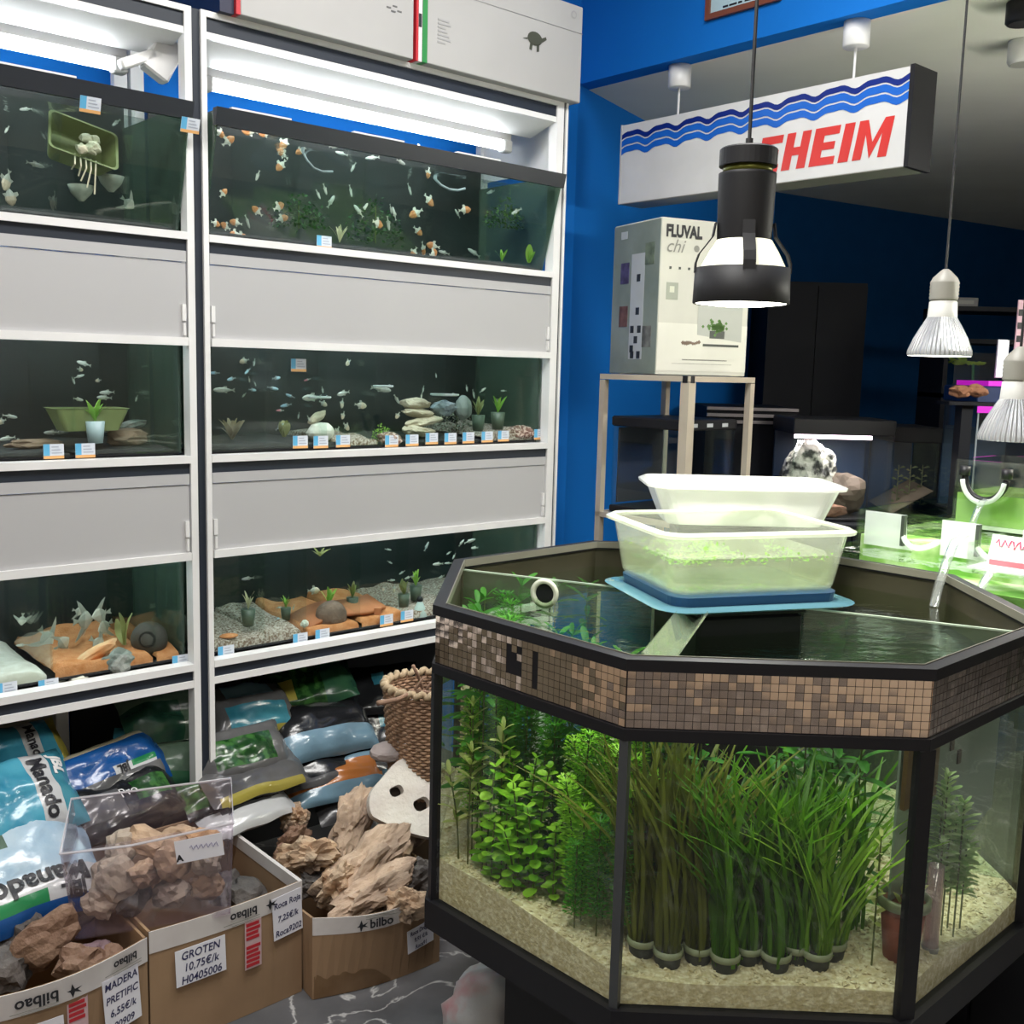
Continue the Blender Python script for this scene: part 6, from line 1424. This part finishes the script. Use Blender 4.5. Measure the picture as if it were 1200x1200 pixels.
rosette('small green plant near the sloped glass of the top aquarium', 588, 306, -.10, 26, PG, 8, up=1.0, wr=.3)
bush('dim green bush at the end of the top aquarium', 592, 268, -.14, 60, 40, leafmat('dim_green_bush', (.05,.12,.02), (.14,.24,.05)), 260, .012)
bush('dark green bush in the middle of the top aquarium', 350, 268, -.2, 80, 45, PD, 260, .014)
bush('tall dark green bush behind the orange platies', 440, 285, -.2, 80, 60, PD, 260, .014)
rosette('brown leaved plant at the post end of the middle aquarium', 272, 515, -.12, 46, PB, 14, up=.8, wr=.35)
rosette('olive plant beside the price cards of the middle aquarium', 333, 512, -.12, 34, PO, 8, up=1.2, wr=.6)
bush('green moss ball on the gravel of the middle aquarium', 447, 514, -.10, 24, 18, PG, 200, .007, 'moss_ball')
rosette('potted light green plant beside the stone stack', 560, 505, -.10, 34, PO, 10, POTG, up=1.0, wr=.3); rosette('potted yellow green plant with upright leaves near the end pane', 583, 503, -.10, 36, PG, 8, POTG, up=1.2, wr=.25)
bush('grey green leafy clump behind the potted plants', 535, 505, -.18, 50, 34, leafmat('grey_leaf', (.22,.25,.18), (.42,.44,.34)), 160, .012)
rosette('green sprout behind the end pane of the middle aquarium', 622, 503, -.2, 22, PG, 7, up=.9)
rosette('cream leaved plant in a dark pot at the post end of the bottom aquarium', 291, 733, -.09, 36, PW, 8, POTG, up=1.1, wr=.2)
rosette('small green plant in the shade of the bottom aquarium', 335, 726, -.15, 26, PG, 7, POTG); rosette('green leaves sprouting on the coconut dome', 385, 708, -.14, 34, PG, 9, up=.9)
rosette('yellow green plant in a pot behind the coconut dome', 413, 716, -.15, 30, PO, 9, POTG, up=.9); rosette('floating yellow green leaves near the water surface', 375, 652, -.12, 24, PO, 9, up=.3)
rosette('potted green plant on the gravel behind the white figure', 487, 703, -.13, 32, PG, 9, POTG, up=.9); rosette('wide leaved plant in a pot at the ramp end', 473, 712, -.11, 30, PO, 6, POTG, up=1.0, wr=.5)
# hoses, rings
def hose(label, pts, r, m, name='air_hose'):
    t = thing(name, label, 'hose', pts[0]); p0 = Vector(pts[0]); MB().tube([Vector(p)-p0 for p in pts], r, 8).build('hose_tube', m, t, True); MB().tube([Vector((0,0,0)), Vector((0,0,.012))], r*1.5, 8).build('hose_end', m, t); return t
HM = mat('pale_hose', (.42,.48,.52), .4)
hose('curved pale air hose near the platies with the orange end', [at_n(x,y,-.06) for x, y in ((355,178),(360,188),(368,197),(378,201),(390,201))], .0028, HM)
hose('curved pale air hose in the middle of the top aquarium', [at_n(x,y,-.06) for x, y in ((510,210),(517,217),(527,222),(537,223),(545,221))], .0034, HM)
RINGM = mat('white_ring', (.72,.75,.75), .4)
for px, py, w_, lab in ((521,463,34,'white floating feeding ring above the bubbling stone'),(449,453,24,'thin white feeding ring near the water surface'),(374,466,28,'thin white feeding ring above the white dome stone')):
    p = at_n(px, py, -.12); t = thing('feeding_ring', lab, 'ring', p, RZ); R_ = w_*ppm(p)/2
    b = MB(); b.lathe([(R_*.9,-.002),(R_,0),(R_,.004),(R_*.88,.003)], 24, False); b.build('ring_band', RINGM, t, True); MB().tube([(R_*.9,0,.003),(R_*.7,0,.006)], .0015, 5).build('ring_clip', RINGM, t)
# planters, baskets, pots, stones
p = at_n(98, 165, -.03); s = ppm(p)
t = thing('hanging_basket', 'yellow green plastic basket hung in the top aquarium with white roots spilling out', 'basket', p, RZ); t.rotation_euler = (math.radians(62), math.radians(12), RZ)
OLV = mat('olive_plastic', (.22,.26,.10), .45, col2=(.17,.20,.08)); Wd, Hd = 78*s, 52*s
loft([(rrect(Wd*.82,Hd*.82,.012), -.05), (rrect(Wd,Hd,.014), 0), (rrect(Wd*1.05,Hd*1.05,.014), .003), (rrect(Wd*.97,Hd*.97,.012), .003), (rrect(Wd*.80,Hd*.80,.012), -.046)], None, True, True).build('basket_body', OLV, t)
PALE = mat('pale_roots', (.55,.54,.40), .7, col2=(.40,.40,.28), scale=40); r_ = random.Random(6)
for i in range(7):
    me = rock_mesh(200+i, .014, .012, .012, sub=2); me.transform(Matrix.Translation((r_.uniform(-.025,.03), r_.uniform(-.04,.01), .008+.012*r_.random()))); me.materials.append(PALE); mobj('root_clump', me, t)
for i in range(5):
    q = Vector((-.02+.012*i, -.045, .0)); MB().tube([q, q+Vector((.002*math.sin(i),-.03,.0)), q+Vector((.004*math.sin(i*2),-.03-.012*i,-.02))], .0018, 5).build('root_strand', PALE, t)
for px, py, lab in ((95,222,'pale shell shaped planter below the hanging basket'),(130,211,'second pale shell shaped planter close to the basket corner')):
    p = at_n(px, py, -.07); t = thing('shell_planter', lab, 'planter', p, RZ); s = 30*ppm(p)
    b = MB(); b.lathe([(s*.1,-s*.45),(s*.38,-s*.15),(s*.5,s*.15),(s*.44,s*.15),(s*.3,-s*.1)], 16, False); b.build('shell_wall', mat('pale_shell', (.36,.37,.30), .5, col2=(.22,.24,.20), scale=30), t, True); b = MB(); b.lathe([(0,s*.1),(s*.42,s*.12)], 14, False); b.build('shell_filling', PALE, t)
p = at_n(103, 504, -.10); s = ppm(p); t = thing('olive_planter', 'olive plastic planter standing in the middle aquarium', 'planter', p, RZ)
loft([(rrect(62*s,.07,.01), 0), (rrect(84*s,.09,.012), 25*s), (rrect(88*s,.094,.012), 26*s), (rrect(80*s,.086,.01), 26*s), (rrect(58*s,.066,.01), 2*s)], None, True, True).build('planter_wall', OLV, t)
MB().box((-30*s,-.03,20*s), (30*s,.03,21*s)).build('planter_soil', mat('dark_soil', (.05,.05,.03), .9), t)
rosette('light green leafy plant in a white pot in front of the olive planter', 112, 519, -.06, 46, PG, 9, mat('white_blue_pot', (.45,.55,.60), .5), up=.6, wr=.25)
BR = mat('tank_brown_stone', (.14,.09,.06), .8, col2=(.22,.15,.10), scale=15); CR = mat('tank_cream_stone', (.52,.46,.34), .8, col2=(.40,.34,.25), scale=25, bump=.5); GRS = mat('tank_grey_stone', (.16,.18,.17), .8, col2=(.28,.30,.27), scale=25, bump=.7); WS = mat('tank_white_stone', (.72,.70,.62), .7)
def trock(label, px, py, n, w_, h_, m, seed, d_=None, rot=0, name='aquarium_stone', **k):
    p = at_n(px, py, n); s = ppm(p); return rock(name, label, seed, p, (w_*s/2, (d_ or .02), h_*s/2), m, (0, rot, RZ), None, sub=3, **k)
trock('brown stone behind the white pot in the middle aquarium', 148, 512, -.12, 48, 20, BR, 301); trock('flat grey stone beside the olive planter', 148, 499, -.16, 50, 10, GRS, 302, rot=-.2); trock('dark gravel mound at the edge of the middle aquarium', 40, 520, -.12, 60, 12, BR, 303)
for i, (px, py, w_, h_) in enumerate(((490,505,46,12),(496,494,52,11),(491,484,44,10),(487,473,40,14))):
    trock(('lowest','second','third','topmost')[i] + ' flat stone of the stacked stone pile', px, py, -.10-.01*i, w_, h_, CR, 310+i, .03, rot=(.1,-.15,.1,.05)[i], rough=.35)
trock('white dome stone behind the price cards', 376, 507, -.10, 34, 24, WS, 320, .03, rough=.15); trock('flat pale stone leaning over the white dome stone', 372, 489, -.11, 26, 10, CR, 321, rot=-.6, rough=.25)
trock('grey bubbling stone under the white feeding ring', 520, 478, -.13, 34, 18, mat('blue_grey_stone', (.14,.18,.22), .5, col2=(.30,.34,.38), scale=60), 322); trock('pale grey block beside the feeding ring', 543, 478, -.15, 22, 28, mat('pale_grey_block', (.32,.36,.34), .6), 323, rough=.2)
for px, py, w_, lab in ((455,514,30,'red brown pebble heap under the moss ball'),(608,507,44,'pinkish gravel heap at the end of the middle aquarium')): trock(lab, px, py, -.06, w_, 16, mat('pebble_heap', (.14,.07,.05), .8, col2=(.52,.42,.36), scale=120, contrast=(.45,.6)), 330+px, .03)
p = at_n(175, 749, -.10); s = 21*ppm(p)
t = thing('clay_pot', 'round dark clay pot lying with its mouth open on the orange sand', 'pot', p, RZ)
me = rock_mesh(5, s, s, s, rough=.05, sub=3); me.materials.append(mat('dark_clay', (.075,.065,.055), .8, col2=(.05,.045,.04), scale=12)); me.polygons.foreach_set('use_smooth', [True]*len(me.polygons)); mobj('pot_body', me, t)
b = MB(); b.M = Matrix.Rotation(math.radians(75), 4, 'X') @ Matrix.Rotation(-.5, 4, 'Y'); b.lathe([(0,s*.93),(s*.42,s*.925),(s*.46,s*.90)], 18, False); b.build('pot_mouth', mat('pot_dark_inside', (.006,.006,.006), .9), t)
p = at_n(216, 736, -.2); t = thing('clay_pot', 'second round clay pot seen through the end pane of the bottom aquarium', 'pot', p, RZ); me = rock_mesh(6, s, s, s, rough=.05, sub=3); me.materials.append(mat('grey_clay', (.16,.16,.13), .8)); me.polygons.foreach_set('use_smooth', [True]*len(me.polygons)); mobj('pot_body', me, t); MB().lathe([(s*.4,s*.9),(s*.42,s*.98),(s*.36,s*.98)], 14).build('pot_mouth', MATS['pot_dark_inside'], t)
trock('orange and white driftwood piece pointing at the clay pot', 112, 766, -.08, 56, 16, mat('orange_wood', (.62,.45,.26), .7, col2=(.60,.16,.03), scale=9), 340, .015, rot=-.45, name='driftwood', rough=.35); trock('pale grey crumpled stone in front of the driftwood', 139, 777, -.05, 34, 30, GRS, 341, .02, rough=.6)
trock('small white pebble cluster on the orange sand', 92, 796, -.045, 22, 8, WS, 342, .012); trock('little grey pebble beside the clay pot', 163, 778, -.05, 10, 9, GRS, 343, .006); trock('pale stone on the white sand by the pane', 60, 800, -.06, 30, 10, WS, 344, .02)
t = rosette('broad yellow green leaf rising beside the clay pot', 146, 756, -.08, 64, PO, 3, up=1.6, wr=.35)
p = at_n(388, 722, -.09); s = 19*ppm(p); t = thing('coconut_dome', 'brown coconut half dome on the orange sand', 'hideout', p, RZ); me = rock_mesh(9, s, s*.9, s, rough=.08, sub=3)
for v in me.vertices: v.co.z = max(-s*.35, v.co.z)
me.materials.append(mat('coconut', (.17,.11,.08), .85, col2=(.12,.08,.06), scale=30, bump=.5)); mobj('dome_shell', me, t); MB().lathe([(s*.8,-s*.36),(s*.85,-s*.30)], 16).build('dome_rim', mat('coconut_rim', (.10,.06,.04), .85), t)
b = MB(); P0, P1 = at_n(330,748,-.07), at_n(452,705,-.07); ez = Vector((0,0,1)); dv = P1-P0; n_ = 16
tt = thing('terracotta_ramp', 'curved terracotta ramp rising along the bottom aquarium', 'ramp', P0); b = MB(); vs = []
for i in range(n_+1):
    s_ = i/n_; q = dv*s_ + Vector((0,0,.014*math.sin(s_*6.3-1.2)))
    for y_, z_ in ((0,0),(.10,.02),(.10,.012),(0,-.010)): vs.append(tuple(q - N*y_ + Vector((0,0,z_))))
b.add(vs, [(i*4+j, i*4+(j+1) % 4, i*4+4+(j+1) % 4, i*4+4+j) for i in range(n_) for j in range(4)] + [(0,1,2,3), tuple(n_*4+j for j in (3,2,1,0))]); b.build('ramp_plate', mat('ramp_terracotta', (.42,.15,.06), .8, col2=(.34,.12,.05), scale=10), tt, True)
q = dv*.92; MB().box((q.x-.01, q.y-.01, -.045), (q.x+.01, q.y+.01, q.z-.01)).build('ramp_foot', MATS['ramp_terracotta'], tt)
trock('small white pebble on the terracotta ramp', 357, 731, -.06, 10, 8, WS, 350, .008); trock('flat orange tile at the post end of the bottom aquarium', 268, 745, -.06, 22, 5, MATS['orange_sand'], 351, .02, rough=.1)
p = at_n(492, 712, -.06); s = ppm(p); t = thing('white_figure', 'small white sitting figure with a dark cap on the gravel', 'figurine', p, RZ); MB().lathe([(9*s,-10*s),(7*s,-2*s),(3.5*s,6*s),(2.5*s,8*s)], 12).build('figure_body', mat('pale_figure', (.50,.60,.58), .5), t, True); me = rock_mesh(3, 4*s, 4*s, 4*s, rough=.05, sub=2); me.transform(Matrix.Translation((0,0,10*s))); me.materials.append(BLACK); mobj('figure_cap', me, t)

# ------------------------------------------------------------------ cartons on top of the rack
def topbox(label, u0, u1, z1, n0=.035, d=.34):
    return thing('white_carton', label, 'box', rk(u0, n0, 2.3325), RZ)
WBX = mat('white_carton', (.40,.395,.39), .6, col2=(.37,.365,.36), scale=3)
t = topbox('plain white carton with a red edged end on top of the rack', .10, .63, 2.62)
MB().bevbox((.0,0,0), (.515,.34,.30), .002).build('carton_body', WBX, t); MB().box((-.012,.0,0), (-.001,.34,.30)).build('red_end', mat('carton_red', (.5,.02,.03), .5), t); MB().box((-.05,.01,0), (-.013,.33,.28)).build('navy_end', mat('carton_navy', (.01,.012,.04), .5), t)
for i, (x, z) in enumerate(((.425,.115),(.445,.122),(.44,.108),(.46,.112))): MB().box((x,-.0012,z), (x+.014,.0,z+.004)).build('print_mark', mat('carton_dark_print', (.12,.12,.12), .5), t)
t = topbox('white carton with a green edge and a small turtle picture on top of the rack', .632, 1.26, 2.62)
MB().bevbox((.03,0,0), (.630,.34,.285), .002).build('carton_body', WBX, t)
MB().box((.0,.0,0), (.012,.34,.29)).build('side_panel', mat('carton_side_white', (.68,.62,.64), .5), t); MB().box((.013,-.0008,0), (.0295,.34,.29)).build('green_edge', mat('carton_green', (.02,.22,.05), .5), t); MB().box((-.008,.0,0), (-.001,.34,.285)).build('red_edge', MATS['carton_red'], t)
MB().box((.0,-.001,.09), (.010,-.0002,.125)).build('side_print', BLACKINK, t)
for i in range(7): MB().box((.065,-.0012,.062+.010*i), (.065+.028+.006*((i*3) % 4),-.0002,.067+.010*i)).build('print_line', mat('carton_grey_print', (.34,.34,.34), .5), t)
MB().box((.03,-.0012,.205), (.63,-.0002,.2065)).build('flap_seam', mat('carton_seam', (.25,.25,.25), .6), t)
tm = mat('turtle_print', (.05,.055,.035), .6)
b = MB(); M_ = Matrix.Translation((.43,-.0015,.15)) @ Matrix.Rotation(math.pi/2, 4, 'X'); b.M = M_
b.add([(.030*math.cos(a), .020*math.sin(a), 0) for a in [2*math.pi*i/16 for i in range(16)]], [tuple(range(16))]); b.add([(.022,.004,0),(.045,.014,0),(.048,.006,0),(.030,-.006,0)], [(0,1,2,3)]); b.add([(-.018,-.012,0),(-.008,-.016,0),(-.012,-.036,0),(-.022,-.034,0)], [(0,1,2,3)]); b.add([(.008,-.016,0),(.018,-.012,0),(.018,-.034,0),(.008,-.036,0)], [(0,1,2,3)]); b.add([(-.028,-.002,0),(-.05,-.008,0),(-.03,-.008,0)], [(0,1,2)])
b.build('turtle_print', tm, t)
b = MB(); b.M = Matrix.Translation((.59,-.0015,.255)) @ Matrix.Rotation(math.pi/2, 4, 'X'); b.lathe([(.008,0),(.012,0)], 16, False); b.build('corner_mark', MATS['carton_grey_print'], t)
